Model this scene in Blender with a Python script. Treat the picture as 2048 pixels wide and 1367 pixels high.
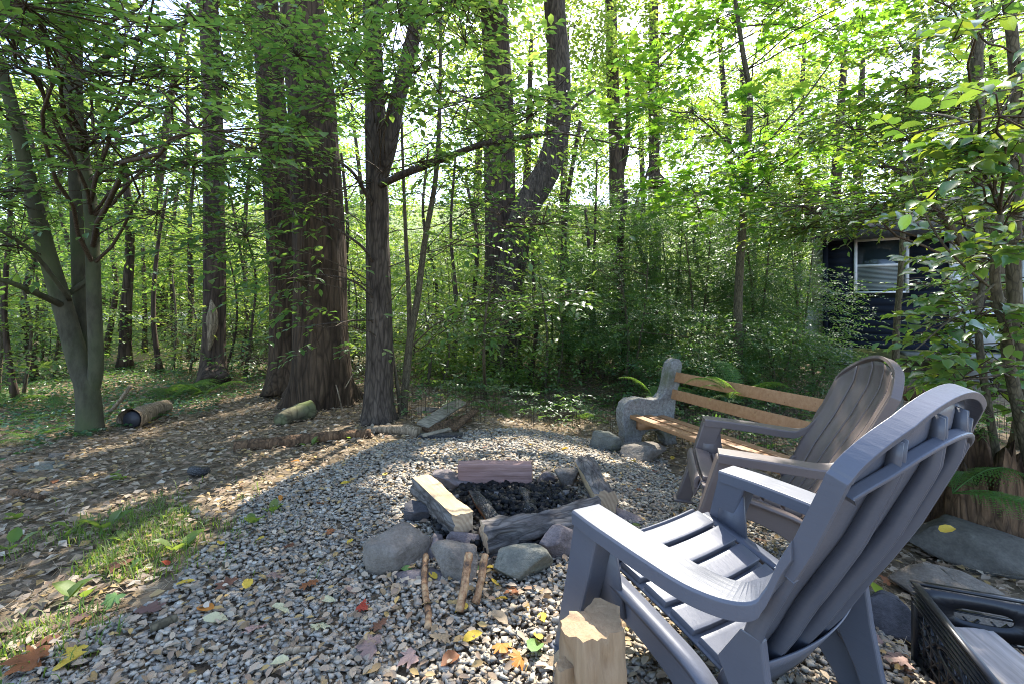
import bpy, bmesh, math
import numpy as np
from mathutils import Vector, Matrix

# ------------------------------------------------------------------ camera, sky, sun, exposure
for o in list(bpy.data.objects): bpy.data.objects.remove(o)
S = bpy.context.scene
C = S.collection
F_PX, HOR, CAMH, CX = 929.0, 620.0, 1.09, 1024.0
cd = bpy.data.cameras.new('camera'); cam = bpy.data.objects.new('camera', cd); C.objects.link(cam)
cam.location = (0, 0, CAMH); cam.rotation_euler = (math.radians(90), 0, 0)
cd.sensor_width = 36; cd.lens = 36 * F_PX / 2048; cd.shift_y = -(683.5 - HOR) / 2048
cd.clip_start = 0.02; cd.clip_end = 500
S.camera = cam
SUN_EL, SUN_AZ = math.radians(50), math.radians(19)      # azimuth from +Y, negative = to the left
SUN = np.array([math.sin(SUN_AZ) * math.cos(SUN_EL), math.cos(SUN_AZ) * math.cos(SUN_EL), math.sin(SUN_EL)])
w = bpy.data.worlds.new('World'); S.world = w; w.use_nodes = True
nt = w.node_tree; bg = nt.nodes['Background']
sky = nt.nodes.new('ShaderNodeTexSky'); sky.sky_type = 'NISHITA'; sky.sun_disc = False
sky.sun_elevation = SUN_EL; sky.sun_rotation = SUN_AZ; sky.air_density = .8; sky.dust_density = 1.3; sky.ozone_density = .6
nt.links.new(sky.outputs[0], bg.inputs[0]); bg.inputs[1].default_value = 0.15
sd = bpy.data.lights.new('sun', 'SUN'); sd.energy = 2.7; sd.angle = math.radians(0.5); sd.color = (1, .95, .86)
so = bpy.data.objects.new('sun', sd); C.objects.link(so)
so.rotation_euler = Vector(SUN).to_track_quat('Z', 'Y').to_euler()
S.view_settings.view_transform = 'Standard'; S.view_settings.look = 'None'
S.view_settings.exposure = 2.45; S.view_settings.gamma = 1
S.render.engine = 'CYCLES'
cy = S.cycles
cy.use_denoising = True; cy.denoising_prefilter = 'NONE'; cy.filter_width = 1.0; cy.max_bounces = 7; cy.diffuse_bounces = 4; cy.glossy_bounces = 2
cy.transmission_bounces = 4; cy.transparent_max_bounces = 4
cy.caustics_reflective = False; cy.caustics_refractive = False; cy.sample_clamp_indirect = 6

# ------------------------------------------------------------------ maths helpers
def A(*a): return np.array(a, float)
def nz(v): return v / np.maximum(np.linalg.norm(v, axis=-1, keepdims=True), 1e-9)
def sm(a, b, x): t = np.clip((x - a) / (b - a), 0, 1); return t * t * (3 - 2 * t)
def _h(ix, iy, iz, s):
    n = (ix * 374761393 + iy * 668265263 + iz * 2147483647 + s * 144269504) & 0xffffffff
    n = ((n ^ (n >> 13)) * 1274126177) & 0xffffffff
    n = ((n ^ (n >> 16)) * 2246822519) & 0xffffffff
    return ((n ^ (n >> 15)) & 0xffffff) / float(0xffffff)
def noise(p, s=0):
    p = np.asarray(p, float); i = np.floor(p).astype(np.int64); f = p - i; f = f * f * (3 - 2 * f)
    r = 0
    for dx in (0, 1):
        for dy in (0, 1):
            for dz in (0, 1):
                wgt = (f[..., 0] if dx else 1 - f[..., 0]) * (f[..., 1] if dy else 1 - f[..., 1]) * (f[..., 2] if dz else 1 - f[..., 2])
                r = r + wgt * _h(i[..., 0] + dx, i[..., 1] + dy, i[..., 2] + dz, s)
    return r * 2 - 1
def fbm(p, s=0, o=3):
    r, a = 0, 1.
    for k in range(o): r = r + a * noise(np.asarray(p) * 2 ** k, s + k * 7); a *= .5
    return r
def gz(x, y):
    x = np.asarray(x, float); y = np.asarray(y, float)
    d = (x - 1.05) * .94 + (y - 4.33) * .342
    z = -.22 * sm(-1.3, .1, d) * (1 - sm(7, 9.5, y))
    z = z + .085 * np.maximum(0, y - 12) * (1 - .5 * sm(25, 60, y))
    z = z + .22 * np.maximum(0, y - 30)
    z = z + .10 * sm(2, 6, -x) * sm(4, 9, y)
    p = np.stack([x, y, 0 * x], -1)
    return z + .012 * noise(p * 2.3, 3) + .05 * noise(p * .5, 5) * sm(4.5, 9, np.hypot(x, y))
def P(u, v, Y): return A((u - CX) / F_PX * Y, Y, CAMH - (v - HOR) / F_PX * Y)
def G(u, v):
    lo, hi = .3, 80.
    for Y in np.arange(.5, 80, .05):
        q = P(u, v, Y)
        if q[2] < gz(q[0], q[1]): break
    q = P(u, v, Y); q[2] = gz(q[0], q[1]); return q
def inpoly(x, y, poly):
    r = np.zeros(x.shape, bool); n = len(poly)
    for i in range(n):
        x0, y0 = poly[i][:2]; x1, y1 = poly[(i + 1) % n][:2]
        if y0 == y1: continue
        r ^= ((y0 > y) != (y1 > y)) & (x < (x1 - x0) * (y - y0) / (y1 - y0) + x0)
    return r
def curve(pts, n):
    pts = np.asarray(pts, float); m = len(pts)
    if m == 2: t = np.linspace(0, 1, n)[:, None]; return pts[0] * (1 - t) + pts[1] * t
    q = np.vstack([2 * pts[0] - pts[1], pts, 2 * pts[-1] - pts[-2]])
    out = []
    for t in np.linspace(0, m - 1 - 1e-6, n):
        i = int(t); f = t - i; a, b, c, d = q[i:i + 4]
        out.append(.5 * (2 * b + (c - a) * f + (2 * a - 5 * b + 4 * c - d) * f * f + (3 * b - a - 3 * c + d) * f ** 3))
    return np.array(out)

# ------------------------------------------------------------------ mesh helpers
def mesh(name, V, faces, mats, smooth=False, mi=None):
    """faces: (n,k) array or list of arrays / list of polygons"""
    me = bpy.data.meshes.new(name)
    V = np.asarray(V, np.float32)
    if isinstance(faces, np.ndarray): faces = [faces]
    if len(faces) and not isinstance(faces[0], np.ndarray):
        me.from_pydata([tuple(map(float, v)) for v in V], [], [tuple(map(int, f)) for f in faces])
    else:
        me.vertices.add(len(V)); me.vertices.foreach_set('co', V.ravel())
        nl = sum(f.size for f in faces); nf = sum(len(f) for f in faces)
        me.loops.add(nl); me.polygons.add(nf)
        me.loops.foreach_set('vertex_index', np.concatenate([f.ravel() for f in faces]).astype(np.int32))
        tot = np.concatenate([np.full(len(f), f.shape[1]) for f in faces]).astype(np.int32)
        me.polygons.foreach_set('loop_start', (np.cumsum(tot) - tot).astype(np.int32))
        me.polygons.foreach_set('loop_total', tot)
    if not isinstance(mats, (list, tuple)): mats = [mats]
    for m in mats: me.materials.append(m)
    if smooth: me.polygons.foreach_set('use_smooth', np.ones(len(me.polygons), bool))
    if mi is not None: me.polygons.foreach_set('material_index', np.asarray(mi, np.int32))
    me.update(calc_edges=True)
    return me
def link(name, me, parent=None, loc=(0, 0, 0)):
    o = bpy.data.objects.new(name, me); C.objects.link(o); o.location = loc
    if parent is not None: o.parent = parent
    return o
def tag(o, label, cat, group=None):
    o['label'] = label; o['category'] = cat
    if group: o['group'] = group
    return o
def thing(name, label, cat, loc, group=None, rz=0):
    o = link(name, None, None, loc); o.rotation_euler = (0, 0, rz); o.empty_display_size = .1
    return tag(o, label, cat, group)
def part(name, V, F, m, parent, org=(0, 0, 0), smooth=False, mi=None, bevel=0, seg=2):
    o = link(name, mesh(name, np.asarray(V) - A(*org), F, m, smooth, mi), parent)
    if bevel: bev(o, bevel, seg)
    return o
def bev(o, wd, seg=2):
    b = o.modifiers.new('bevel', 'BEVEL'); b.width = wd; b.segments = seg; b.limit_method = 'ANGLE'; b.angle_limit = math.radians(35)
    return o
class MB:
    """collects pieces into one mesh"""
    def __init__(s): s.V = []; s.F = []; s.n = 0
    def add(s, V, F):
        V = np.asarray(V, float); s.V.append(V)
        F = np.asarray(F)
        if F.shape[1] == 4: s.F.append(np.vstack([F[:, [0, 1, 2]], F[:, [0, 2, 3]]]) + s.n)
        else: s.F.append(F + s.n)
        s.n += len(V); return s
    def get(s): return np.vstack(s.V), np.vstack(s.F)
    def part(s, name, m, parent, org=(0, 0, 0), smooth=False): return part(name, *s.get(), m, parent, org, smooth)
BOXF = np.array([[0, 3, 2, 1], [4, 5, 6, 7], [0, 1, 5, 4], [1, 2, 6, 5], [2, 3, 7, 6], [3, 0, 4, 7]])
def box(a, b):
    x0, y0, z0 = a; x1, y1, z1 = b
    return A([x0, y0, z0], [x1, y0, z0], [x1, y1, z0], [x0, y1, z0], [x0, y0, z1], [x1, y0, z1], [x1, y1, z1], [x0, y1, z1]), BOXF
def beam(p, q, wd, ht, up=(0, 0, 1)):
    p, q = A(*p), A(*q); d = nz(q - p); s = nz(np.cross(d, A(*up))); u = np.cross(s, d)
    c = [(-1, -1), (1, -1), (1, 1), (-1, 1)]
    return np.array([e + s * a * wd / 2 + u * b * ht / 2 for e in (p, q) for a, b in c]), BOXF
def tube(pts, r, sides=8, bark=0, bs=(9, 9, 1.2), seed=0, cap=True, flare=None):
    """tapered tube along a polyline, ridged like bark when asked"""
    pts = np.asarray(pts, float); n = len(pts); r = np.broadcast_to(r, (n,)).astype(float)
    t = np.gradient(pts, axis=0); t = nz(t)
    ref = A(1, 0, 0) if abs(t[0][0]) < .8 else A(0, 1, 0)
    u = np.zeros_like(pts); a = nz(ref - t[0] * (ref @ t[0]))
    for i in range(n):
        a = nz(a - t[i] * (a @ t[i])); u[i] = a
    v = np.cross(t, u)
    th = np.linspace(0, 2 * np.pi, sides, endpoint=False)
    dirs = np.cos(th)[None, :, None] * u[:, None] + np.sin(th)[None, :, None] * v[:, None]
    R = r[:, None] * np.ones(sides)
    if bark:
        q = pts[:, None] + dirs * r[:, None, None]
        q = q - pts[0]
        nn = 1 - np.abs(noise(q * A(*bs), seed)) * 2
        R = R * (1 + bark * (nn + .6 * noise(q * A(*bs) * 2.3, seed + 9))) * (1 + .05 * noise(q * A(2.5, 2.5, .8), seed + 4))
    if flare:
        hgt = pts[:, 2] - pts[0, 2]
        R = R * (1 + flare[0] * np.exp(-hgt / flare[1])[:, None] * (1 + .5 * np.cos(th * flare[2] + seed)[None]))
    V = (pts[:, None] + dirs * R[..., None]).reshape(-1, 3)
    i = np.arange(n - 1)[:, None] * sides; j = np.arange(sides); k = (j + 1) % sides
    Q = np.stack([i + j, i + k, i + sides + k, i + sides + j], -1).reshape(-1, 4)
    Fa = np.vstack([Q[:, [0, 1, 2]], Q[:, [0, 2, 3]]])
    if cap:
        m = len(V); V = np.vstack([V, pts[0], pts[-1]])
        Fa = np.vstack([Fa, np.stack([np.full(sides, m), k, j], -1), np.stack([np.full(sides, m + 1), (n - 1) * sides + j, (n - 1) * sides + k], -1)])
    return V, Fa
def prism(prof, y0, y1, to=None):
    """closed polygon (a,b) extruded along the middle axis: list-of-polygons mesh"""
    n = len(prof); V = [(a, y0, b) for a, b in prof] + [(a, y1, b) for a, b in prof]
    Fs = [list(range(n))[::1], list(range(2 * n - 1, n - 1, -1))]
    Fs += [[(i + 1) % n, i, i + n, (i + 1) % n + n] for i in range(n)]
    V = np.array(V, float)
    return (to(V) if to else V), Fs
def sheet(Pg, th):
    """grid (n,m,3) of points made a closed thin solid, thickness th along -normal"""
    n, m, _ = Pg.shape
    du = np.gradient(Pg, axis=0); dv = np.gradient(Pg, axis=1); N = nz(np.cross(du, dv))
    Q = Pg - N * th
    V = np.vstack([Pg.reshape(-1, 3), Q.reshape(-1, 3)]); k = n * m
    idx = np.arange(k).reshape(n, m)
    f = np.stack([idx[:-1, :-1], idx[1:, :-1], idx[1:, 1:], idx[:-1, 1:]], -1).reshape(-1, 4)
    Fs = [f, f[:, ::-1] + k]
    def strip(a): return np.stack([a[:-1], a[1:], a[1:] + k, a[:-1] + k], -1)
    Fs += [strip(idx[0]), strip(idx[-1][::-1]), strip(idx[:, 0][::-1]), strip(idx[:, -1])]
    return V, np.vstack(Fs)

# ------------------------------------------------------------------ material helpers
class M:
    def __init__(s, name):
        s.m = bpy.data.materials.new(name); s.m.use_nodes = True; s.t = s.m.node_tree
        s.b = s.t.nodes['Principled BSDF']; s.out = s.t.nodes['Material Output']
    def n(s, typ, **kw):
        nd = s.t.nodes.new('ShaderNode' + typ)
        for k, v in kw.items():
            key = k.replace('_', ' ')
            if k in nd.bl_rna.properties: setattr(nd, k, v)
            else: s.set(nd.inputs[key] if key in nd.inputs else nd.inputs[int(k[1:])], v)
        return nd
    def set(s, sock, v):
        if isinstance(v, bpy.types.NodeSocket): s.t.links.new(v, sock)
        elif isinstance(v, tuple) and len(v) == 3 and sock.type == 'RGBA': sock.default_value = (*v, 1)
        else: sock.default_value = v
    def ramp(s, fac, stops, interp='LINEAR'):
        r = s.t.nodes.new('ShaderNodeValToRGB'); r.color_ramp.interpolation = interp
        e = r.color_ramp.elements
        while len(e) < len(stops): e.new(.5)
        for el, (p, c) in zip(e, stops): el.position = p; el.color = (*c, 1) if len(c) == 3 else c
        s.t.links.new(fac, r.inputs[0]); return r.outputs[0]
    def co(s, scale=(1, 1, 1), kind='Object'):
        tc = s.n('TexCoord'); mp = s.n('Mapping', Scale=scale); s.t.links.new(tc.outputs[kind], mp.inputs[0]); return mp.outputs[0]
    def noise(s, scale, vec=None, detail=4, rough=.55):
        nd = s.n('TexNoise', Scale=scale, Detail=detail, Roughness=rough)
        if vec: s.t.links.new(vec, nd.inputs['Vector'])
        return nd.outputs['Fac']
    def mix(s, a, b, fac, blend='MIX'):
        nd = s.n('Mix', data_type='RGBA', blend_type=blend)
        s.set(nd.inputs[0], fac); s.set(nd.inputs[6], a); s.set(nd.inputs[7], b); return nd.outputs[2]
    def bump(s, h, strength=.5, dist=.01):
        b = s.n('Bump', Strength=strength, Distance=dist, Height=h); s.t.links.new(b.outputs[0], s.b.inputs['Normal']); return b
    def fin(s, col=None, rough=None, spec=None):
        if col is not None: s.set(s.b.inputs['Base Color'], col)
        if rough is not None: s.set(s.b.inputs['Roughness'], rough)
        if spec is not None: s.b.inputs['Specular IOR Level'].default_value = spec
        return s.m
def island(x): return x.n('NewGeometry').outputs['Random Per Island']
def leafmat(name, cols, trans, tw=.45, rough=.45, spec=.5, single=False):
    x = M(name); r = x.n('ObjectInfo').outputs['Random'] if single else island(x)
    c = x.ramp(r, [(i / (len(cols) - 1), k) for i, k in enumerate(cols)])
    c2 = x.ramp(r, [(i / (len(trans) - 1), k) for i, k in enumerate(trans)])
    m = x.fin(c, rough, spec)
    tr = x.n('BsdfTranslucent', Color=c2); mx = x.n('MixShader', Fac=tw)
    x.t.links.new(x.b.outputs[0], mx.inputs[1]); x.t.links.new(tr.outputs[0], mx.inputs[2]); x.t.links.new(mx.outputs[0], x.out.inputs[0])
    return m
def barkmat(name, dark, light, sc=(14, 14, 2.2), moss=None, bumpd=.02):
    x = M(name); v = x.co(sc); n1 = x.noise(1, v, 6, .65)
    vo = x.n('TexVoronoi', feature='DISTANCE_TO_EDGE', Scale=1.3); x.t.links.new(v, vo.inputs['Vector'])
    cr = x.ramp(vo.outputs['Distance'], [(0, (.35, .35, .35)), (.16, (1, 1, 1))])
    c = x.ramp(n1, [(.3, dark), (.7, light)]); c = x.mix(c, cr, .75, 'MULTIPLY')
    if moss:
        g = x.ramp(x.noise(2.2, x.co((1, 1, .5))), [(.45, (0, 0, 0)), (.68, (1, 1, 1))]); c = x.mix(c, moss, g)
    h = x.n('Math', operation='ADD', i0=n1, i1=vo.outputs['Distance']); x.bump(h.outputs[0], .9, bumpd)
    return x.fin(c, .9, .2)
MT = {}
MT['leaf_beech'] = leafmat('leaf_beech', [(.045, .10, .03), (.06, .13, .035), (.075, .145, .035), (.05, .115, .04)], [(.16, .33, .05), (.24, .41, .06), (.36, .49, .07), (.20, .37, .05)], .48, .36, .65)
MT['leaf_bright'] = leafmat('leaf_bright', [(.06, .125, .03), (.08, .15, .035), (.10, .165, .045)], [(.24, .39, .05), (.34, .47, .06), (.50, .57, .09)], .5, .42, .55)
MT['leaf_dark'] = leafmat('leaf_dark', [(.03, .075, .028), (.045, .10, .035), (.06, .12, .04)], [(.12, .27, .05), (.18, .33, .05), (.26, .39, .06)], .4, .45, .5)
MT['leaf_maple'] = leafmat('leaf_maple', [(.04, .11, .02), (.05, .13, .02), (.07, .15, .02)], [(.18, .40, .03), (.24, .46, .03), (.36, .52, .04)], .5, .45, .4)
MT['leaf_big'] = leafmat('leaf_big', [(.045, .11, .035), (.055, .13, .03), (.08, .15, .025), (.05, .12, .04)], [(.18, .34, .03), (.26, .42, .04), (.50, .56, .04)], .34, .28, .8)
leaf_single = leafmat('leaf_single', [(.045, .11, .035), (.055, .13, .03), (.08, .15, .025), (.05, .12, .04)], [(.16, .32, .03), (.22, .38, .04), (.28, .42, .04), (.52, .58, .04)], .34, .28, .8, True)
MT['leaf_cover'] = leafmat('leaf_cover', [(.025, .075, .03), (.035, .095, .035), (.05, .11, .04)], [(.10, .24, .03), (.16, .30, .04)], .3, .32, .6)
MT['fern'] = leafmat('fern', [(.05, .12, .03), (.07, .15, .03)], [(.2, .38, .04), (.3, .45, .05)], .4, .5, .3)
MT['grass'] = leafmat('grass', [(.06, .13, .02), (.10, .17, .03), (.16, .19, .06)], [(.25, .40, .04), (.38, .48, .06)], .4, .5, .3)
MT['bark_big'] = barkmat('bark_big', (.024, .015, .009), (.11, .072, .043), (13, 13, 2.0), None, .035)
MT['bark_grey'] = barkmat('bark_grey', (.03, .022, .016), (.13, .10, .075), (22, 22, 4), None, .02)
x = M('bark_smooth'); n_ = x.noise(1.0, x.co((14, 14, 5)), 7, .65); c = x.ramp(n_, [(.3, (.035, .032, .02)), (.7, (.095, .086, .056))])
c = x.mix(c, (.075, .095, .035), x.ramp(x.noise(2.2, x.co((1, 1, .6))), [(.42, (0, 0, 0)), (.66, (.8, .8, .8))])); x.bump(x.noise(60, x.co((1, 1, 1.6)), 5, .7), .5, .006); MT['bark_smooth'] = x.fin(c, .9, .2)
MT['bark_far'] = barkmat('bark_far', (.03, .02, .014), (.115, .08, .058), (12, 12, 2), None, .02)
MT['bark_thin'] = barkmat('bark_thin', (.06, .05, .03), (.15, .125, .08), (40, 40, 12), None, .004)
MT['twig'] = barkmat('twig', (.05, .035, .022), (.12, .09, .06), (60, 60, 20), None, .002)
MT['deadwood'] = barkmat('deadwood', (.12, .085, .05), (.40, .31, .21), (45, 45, 5), None, .008)

# ------------------------------------------------------------------ foliage helpers
LT = {}
LT['q'] = (A([0, 0, 0], [.45, .27, .05], [1, 0, -.10], [.45, -.27, .05]), np.array([[0, 2, 1], [0, 3, 2]]))
LT['e'] = (A([0, 0, 0], [.28, .215, .05], [.66, .225, .03], [1, 0, -.14], [.66, -.225, .03], [.28, -.215, .05], [.48, 0, -.02]),
           np.array([[0, 6, 1], [6, 2, 1], [6, 3, 2], [0, 5, 6], [6, 5, 4], [6, 4, 3]]))
LT['o'] = (A([0, 0, 0], [.3, 0, -.03], [.7, 0, -.05], [1.06, 0, -.2], [.10, .20, .04], [.38, .36, .09], [.72, .30, .05], [.92, .13, -.06],
             [.10, -.20, .04], [.38, -.36, .09], [.72, -.30, .05], [.92, -.13, -.06]),
           np.array([[0, 1, 4], [1, 5, 4], [1, 2, 5], [2, 6, 5], [2, 7, 6], [2, 3, 7], [0, 8, 1], [1, 8, 9], [1, 9, 2], [2, 9, 10], [2, 10, 11], [2, 11, 3]]))
def _maple():
    a = [0, 14, 22, 33, 44, 52, 62, 80, 100, 118, 135, 150, 180]
    r = [1, .70, .78, .46, .80, .84, .50, .62, .66, .38, .42, .28, .08]
    L = [(rr * math.cos(math.radians(t)) * .62 + .38, rr * math.sin(math.radians(t)) * .72, -.10 * rr ** 2) for t, rr in zip(a, r)]
    R = [(x, -y, z) for x, y, z in L[1:-1]][::-1]
    V = np.array([(.36, 0, .03)] + L + R); n = len(V) - 1
    return V, np.array([[0, 1 + i, 1 + (i + 1) % n] for i in range(n)])
LT['maple'] = _maple()
def leaves(pos, ax, nr, L, kind):
    T, Fc = LT[kind]; ax = nz(ax); nr = nz(nr - ax * (ax * nr).sum(-1, keepdims=True)); b = np.cross(nr, ax)
    L = np.broadcast_to(L, (len(pos),))[:, None, None]
    V = pos[:, None] + L * (T[None, :, 0:1] * ax[:, None] + T[None, :, 1:2] * b[:, None] + T[None, :, 2:3] * nr[:, None])
    Fa = (np.arange(len(pos))[:, None, None] * len(T) + Fc[None]).reshape(-1, 3)
    return V.reshape(-1, 3), Fa
def sprays(rg, o, d, L, n, size, tilt=.25, droop=.25):
    S_ = len(o); L = np.broadcast_to(L, (S_,))
    d = nz(d); up = nz(A(0, 0, 1) + rg.normal(0, tilt, (S_, 3))); side = nz(np.cross(up, d))
    i = np.arange(n); t = (i + .6) / n
    pos = o[:, None] + d[:, None] * (L[:, None] * t)[..., None]; pos[..., 2] -= droop * L[:, None] * t ** 2
    sg = np.where(i % 2, 1., -1.) * (1 - .85 * (i == n - 1))
    ax = d[:, None] * (.45 + .5 * t)[None, :, None] + side[:, None] * (sg * (1 - .35 * t))[None, :, None] + rg.normal(0, .22, (S_, n, 3))
    ax[..., 2] -= .12
    nr = up[:, None] + rg.normal(0, .21, (S_, n, 3))
    sz = size * rg.uniform(.65, 1.2, (S_, n)) * (1.05 - .35 * np.abs(t - .5))[None]
    return pos.reshape(-1, 3), ax.reshape(-1, 3), nr.reshape(-1, 3), sz.ravel()
def twigs(a, b, r0, r1):
    """many thin three-sided twigs, vectorised"""
    d = nz(b - a); ref = np.where(np.abs(d[:, 2:3]) < .9, A(0, 0, 1), A(1, 0, 0)); u = nz(np.cross(d, ref)); v = np.cross(d, u)
    n = len(a); r0 = np.broadcast_to(r0, (n,)); r1 = np.broadcast_to(r1, (n,)); V = []
    for p, r in ((a, r0), (b, r1)):
        for k in range(3):
            th = k * 2.0944; V.append(p + (u * math.cos(th) + v * math.sin(th)) * r[:, None])
    V = np.stack(V, 1)
    f = np.array([[0, 1, 4], [0, 4, 3], [1, 2, 5], [1, 5, 4], [2, 0, 3], [2, 3, 5]])
    return V.reshape(-1, 3), (np.arange(n)[:, None, None] * 6 + f[None]).reshape(-1, 3)
# gaps in the canopy through which the sun reaches the ground (polyline on the ground, half width)
LIT = []
def lit(pts, hw):
    q = [np.asarray(p, float) - SUN * (p[2] / SUN[2]) for p in pts]; LIT.append((np.array(q)[:, :2], hw))
def carve(p, grow=1.0, mg=0.):
    q = (p - SUN * (p[:, 2:3] / SUN[2]))[:, :2]; keep = np.ones(len(p), bool)
    jit = 1 + .45 * noise(np.c_[q * 3.1, 0 * q[:, 0]], 77)
    for pl, hw in LIT:
        if len(pl) == 1: dist = np.linalg.norm(q - pl[0], axis=1)
        else:
            dist = np.full(len(q), 9e9)
            for a, b in zip(pl[:-1], pl[1:]):
                ab = b - a; t = np.clip(((q - a) @ ab) / (ab @ ab), 0, 1); dist = np.minimum(dist, np.linalg.norm(q - a - t[:, None] * ab, axis=1))
        keep &= dist > hw * jit * grow + mg
    return keep
def clump_px(rg, k, u0, u1, v0, v1, Y0, Y1):
    return np.array([P(rg.uniform(u0, u1), rg.uniform(v0, v1), rg.uniform(Y0, Y1)) for _ in range(k)])
def foliage(rg, cen, rad, ns, L, nl, size, kind='q', axis=None, tilt=.25, droop=.25, flat=.55, cut=True, cg=1.0):
    """sprays of leaves gathered round clump centres; returns leaf mesh data and spray stems"""
    k = rg.integers(0, len(cen), ns); rad = np.broadcast_to(rad, (len(cen),))
    o = cen[k] + rg.normal(0, .5, (ns, 3)) * rad[k][:, None] * A(1, 1, flat)
    ctr = axis if axis is not None else cen.mean(0)
    d = (o - ctr) * A(1, 1, .1); d = nz(d) * .7 + rg.normal(0, .6, (ns, 3)) * A(1, 1, .3); d = nz(d)
    Ls = L * rg.uniform(.6, 1.3, ns)
    keep = (o[:, 2] > gz(o[:, 0], o[:, 1]) + .15) & (o[:, 1] > .55)
    o, d, Ls, k = o[keep], d[keep], Ls[keep], k[keep]
    sp = sprays(rg, o, d, Ls, nl, size, tilt, droop)
    if cut: kk = carve(sp[0] + nz(sp[1]) * sp[3][:, None] * .5, cg, .45 * size); sp = tuple(a[kk] for a in sp)
    lv = leaves(*sp, kind) if kind != 'raw' else sp
    e = o + d * Ls[:, None] * .9; e[:, 2] -= droop * Ls * .8
    if cut:
        tk = carve((o + e) / 2, cg, .04) & carve((o + cen[k]) / 2, cg, .03); o, e, k = o[tk], e[tk], k[tk]
    return lv, o, e, k
def single_leaves(sp, leaf, t, base):
    """the 300 leaves that show largest are objects of their own, the rest one crown mesh"""
    pos, ax, nr, L = sp; sc = L / np.maximum(pos[:, 1], .3) * (np.abs(pos[:, 0]) < 1.14 * pos[:, 1]); od = np.argsort(-sc); big, rest = od[:300], od[300:]
    me = []
    for k in range(3):
        V, Fc = leaves(A([0, 0, 0]), A([1, 0, 0]), A([0, 0, 1]), 1., 'o'); r = np.random.default_rng(k); V[:, 2] += .10 * k * np.abs(V[:, 1]) - .12 * V[:, 0] ** 2 * (k - 1) + r.normal(0, .008, len(V))
        me.append(mesh('leaf', V, Fc, leaf_single, True))
    a = nz(ax[big]); n = nz(nr[big] - a * (a * nr[big]).sum(-1, keepdims=True)); b = np.cross(n, a)
    for j, i in enumerate(big):
        o = link('leaf', me[j % 3], t); m = np.eye(4); m[:3, 0], m[:3, 1], m[:3, 2], m[:3, 3] = a[j] * L[i], b[j] * L[i] * (.85 + .3 * (j % 5) / 4), n[j] * L[i], pos[i] - base
        o.matrix_local = Matrix(m.tolist())
    if len(rest): part('crown', *leaves(pos[rest], ax[rest], nr[rest], L[rest], 'o'), leaf, t, base)['kind'] = 'stuff'
def limb(p, q, r0, r1, rg, n=7, sag=.0, sides=6):
    m = (p + q) / 2 + A(rg.normal(0, .06), rg.normal(0, .06), sag) * np.linalg.norm(q - p)
    c = curve([p, m, q], n); c[1:-1] += rg.normal(0, .012, (n - 2, 3)) * np.linalg.norm(q - p)
    return tube(c, np.linspace(r0, r1, n), sides, cap=False)
def tree(name, label, cat, trunks, cen, rad, ns, L, nl, size, leaf, bark, kind='q', seed=0, sides=14, group=None, bk=.05, bs=(9, 9, 1.2),
         flare=(.5, .18, 5), rings=36, tilt=.25, droop=.25, flat=.55, cut=True, extra=(), limbr=.3, tw=True, cg=1.0):
    """trunks: list of (key points, r0, r1). A thing with trunk, branch and crown parts."""
    rg = np.random.default_rng(seed)
    base = np.array(trunks[0][0][0], float)
    t = thing(name, label, cat, base, group)
    paths = []
    for i, (kp, r0, r1) in enumerate(trunks):
        c = curve(kp, rings); f = np.linspace(0, 1, rings); rr = r0 * (1 - f) ** .8 + r1 * (1 - (1 - f) ** .8)
        V, Fa = tube(c, rr, sides, bk, bs, seed + i, flare=flare if i == 0 and flare else None)
        part('trunk' if i == 0 else 'stem', V, Fa, bark, t, base, True); paths.append((c, rr))
    br = MB()
    for kp, r0, r1 in extra:
        c = curve(kp, 18); part('branch', *tube(c, np.linspace(r0, r1, 18), 7, .03, (20, 20, 20), seed), bark, t, base, True)
    if len(cen):
        lv, o, e, k = foliage(rg, cen, rad, ns, L, nl, size, kind, base * A(1, 1, 0) + A(0, 0, cen[:, 2].mean()), tilt, droop, flat, cut, cg)
        att = []
        for c in cen:
            best, bd, sc = None, 1e9, 1e9
            for pth, rr in paths * 3:
                hz = np.linalg.norm((pth - c)[:, :2], axis=1); want = np.maximum(c[2] - rg.uniform(.0, .75) * hz, base[2] + rg.uniform(.2, .5) * (c[2] - base[2]))
                i = int(np.argmin(hz + 1.5 * np.abs(pth[:, 2] - want))); dd = np.linalg.norm(pth[i] - c)
                cost = dd + (12 * (~carve(pth[i] + (c - pth[i]) * np.linspace(0, 1, 8)[:, None], 1., .03)).sum() if cut else 0)
                if cost < sc: best, bd, sc = (pth[i], rr[i]), dd, cost
            att.append(best)
            r = min(best[1] * .6, max(.005, limbr * .027 * bd)) if sc - bd < 12 else .005
            br.add(*limb(best[0], c, r, max(.004, r * .3), rg, 8, .06))
        if tw and len(o):
            far = np.linalg.norm(o - cen[k], axis=1) > .02
            br.add(*twigs(cen[k][far], o[far], .0045, .003)); br.add(*twigs(o, e, .003, .0012))
        if kind == 'raw': single_leaves(lv, leaf, t, base)
        else: part('crown', *lv, leaf, t, base)['kind'] = 'stuff'
    if br.n: br.part('twigs', MT['twig'], t, base, True)['kind'] = 'stuff'
    return t

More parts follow.
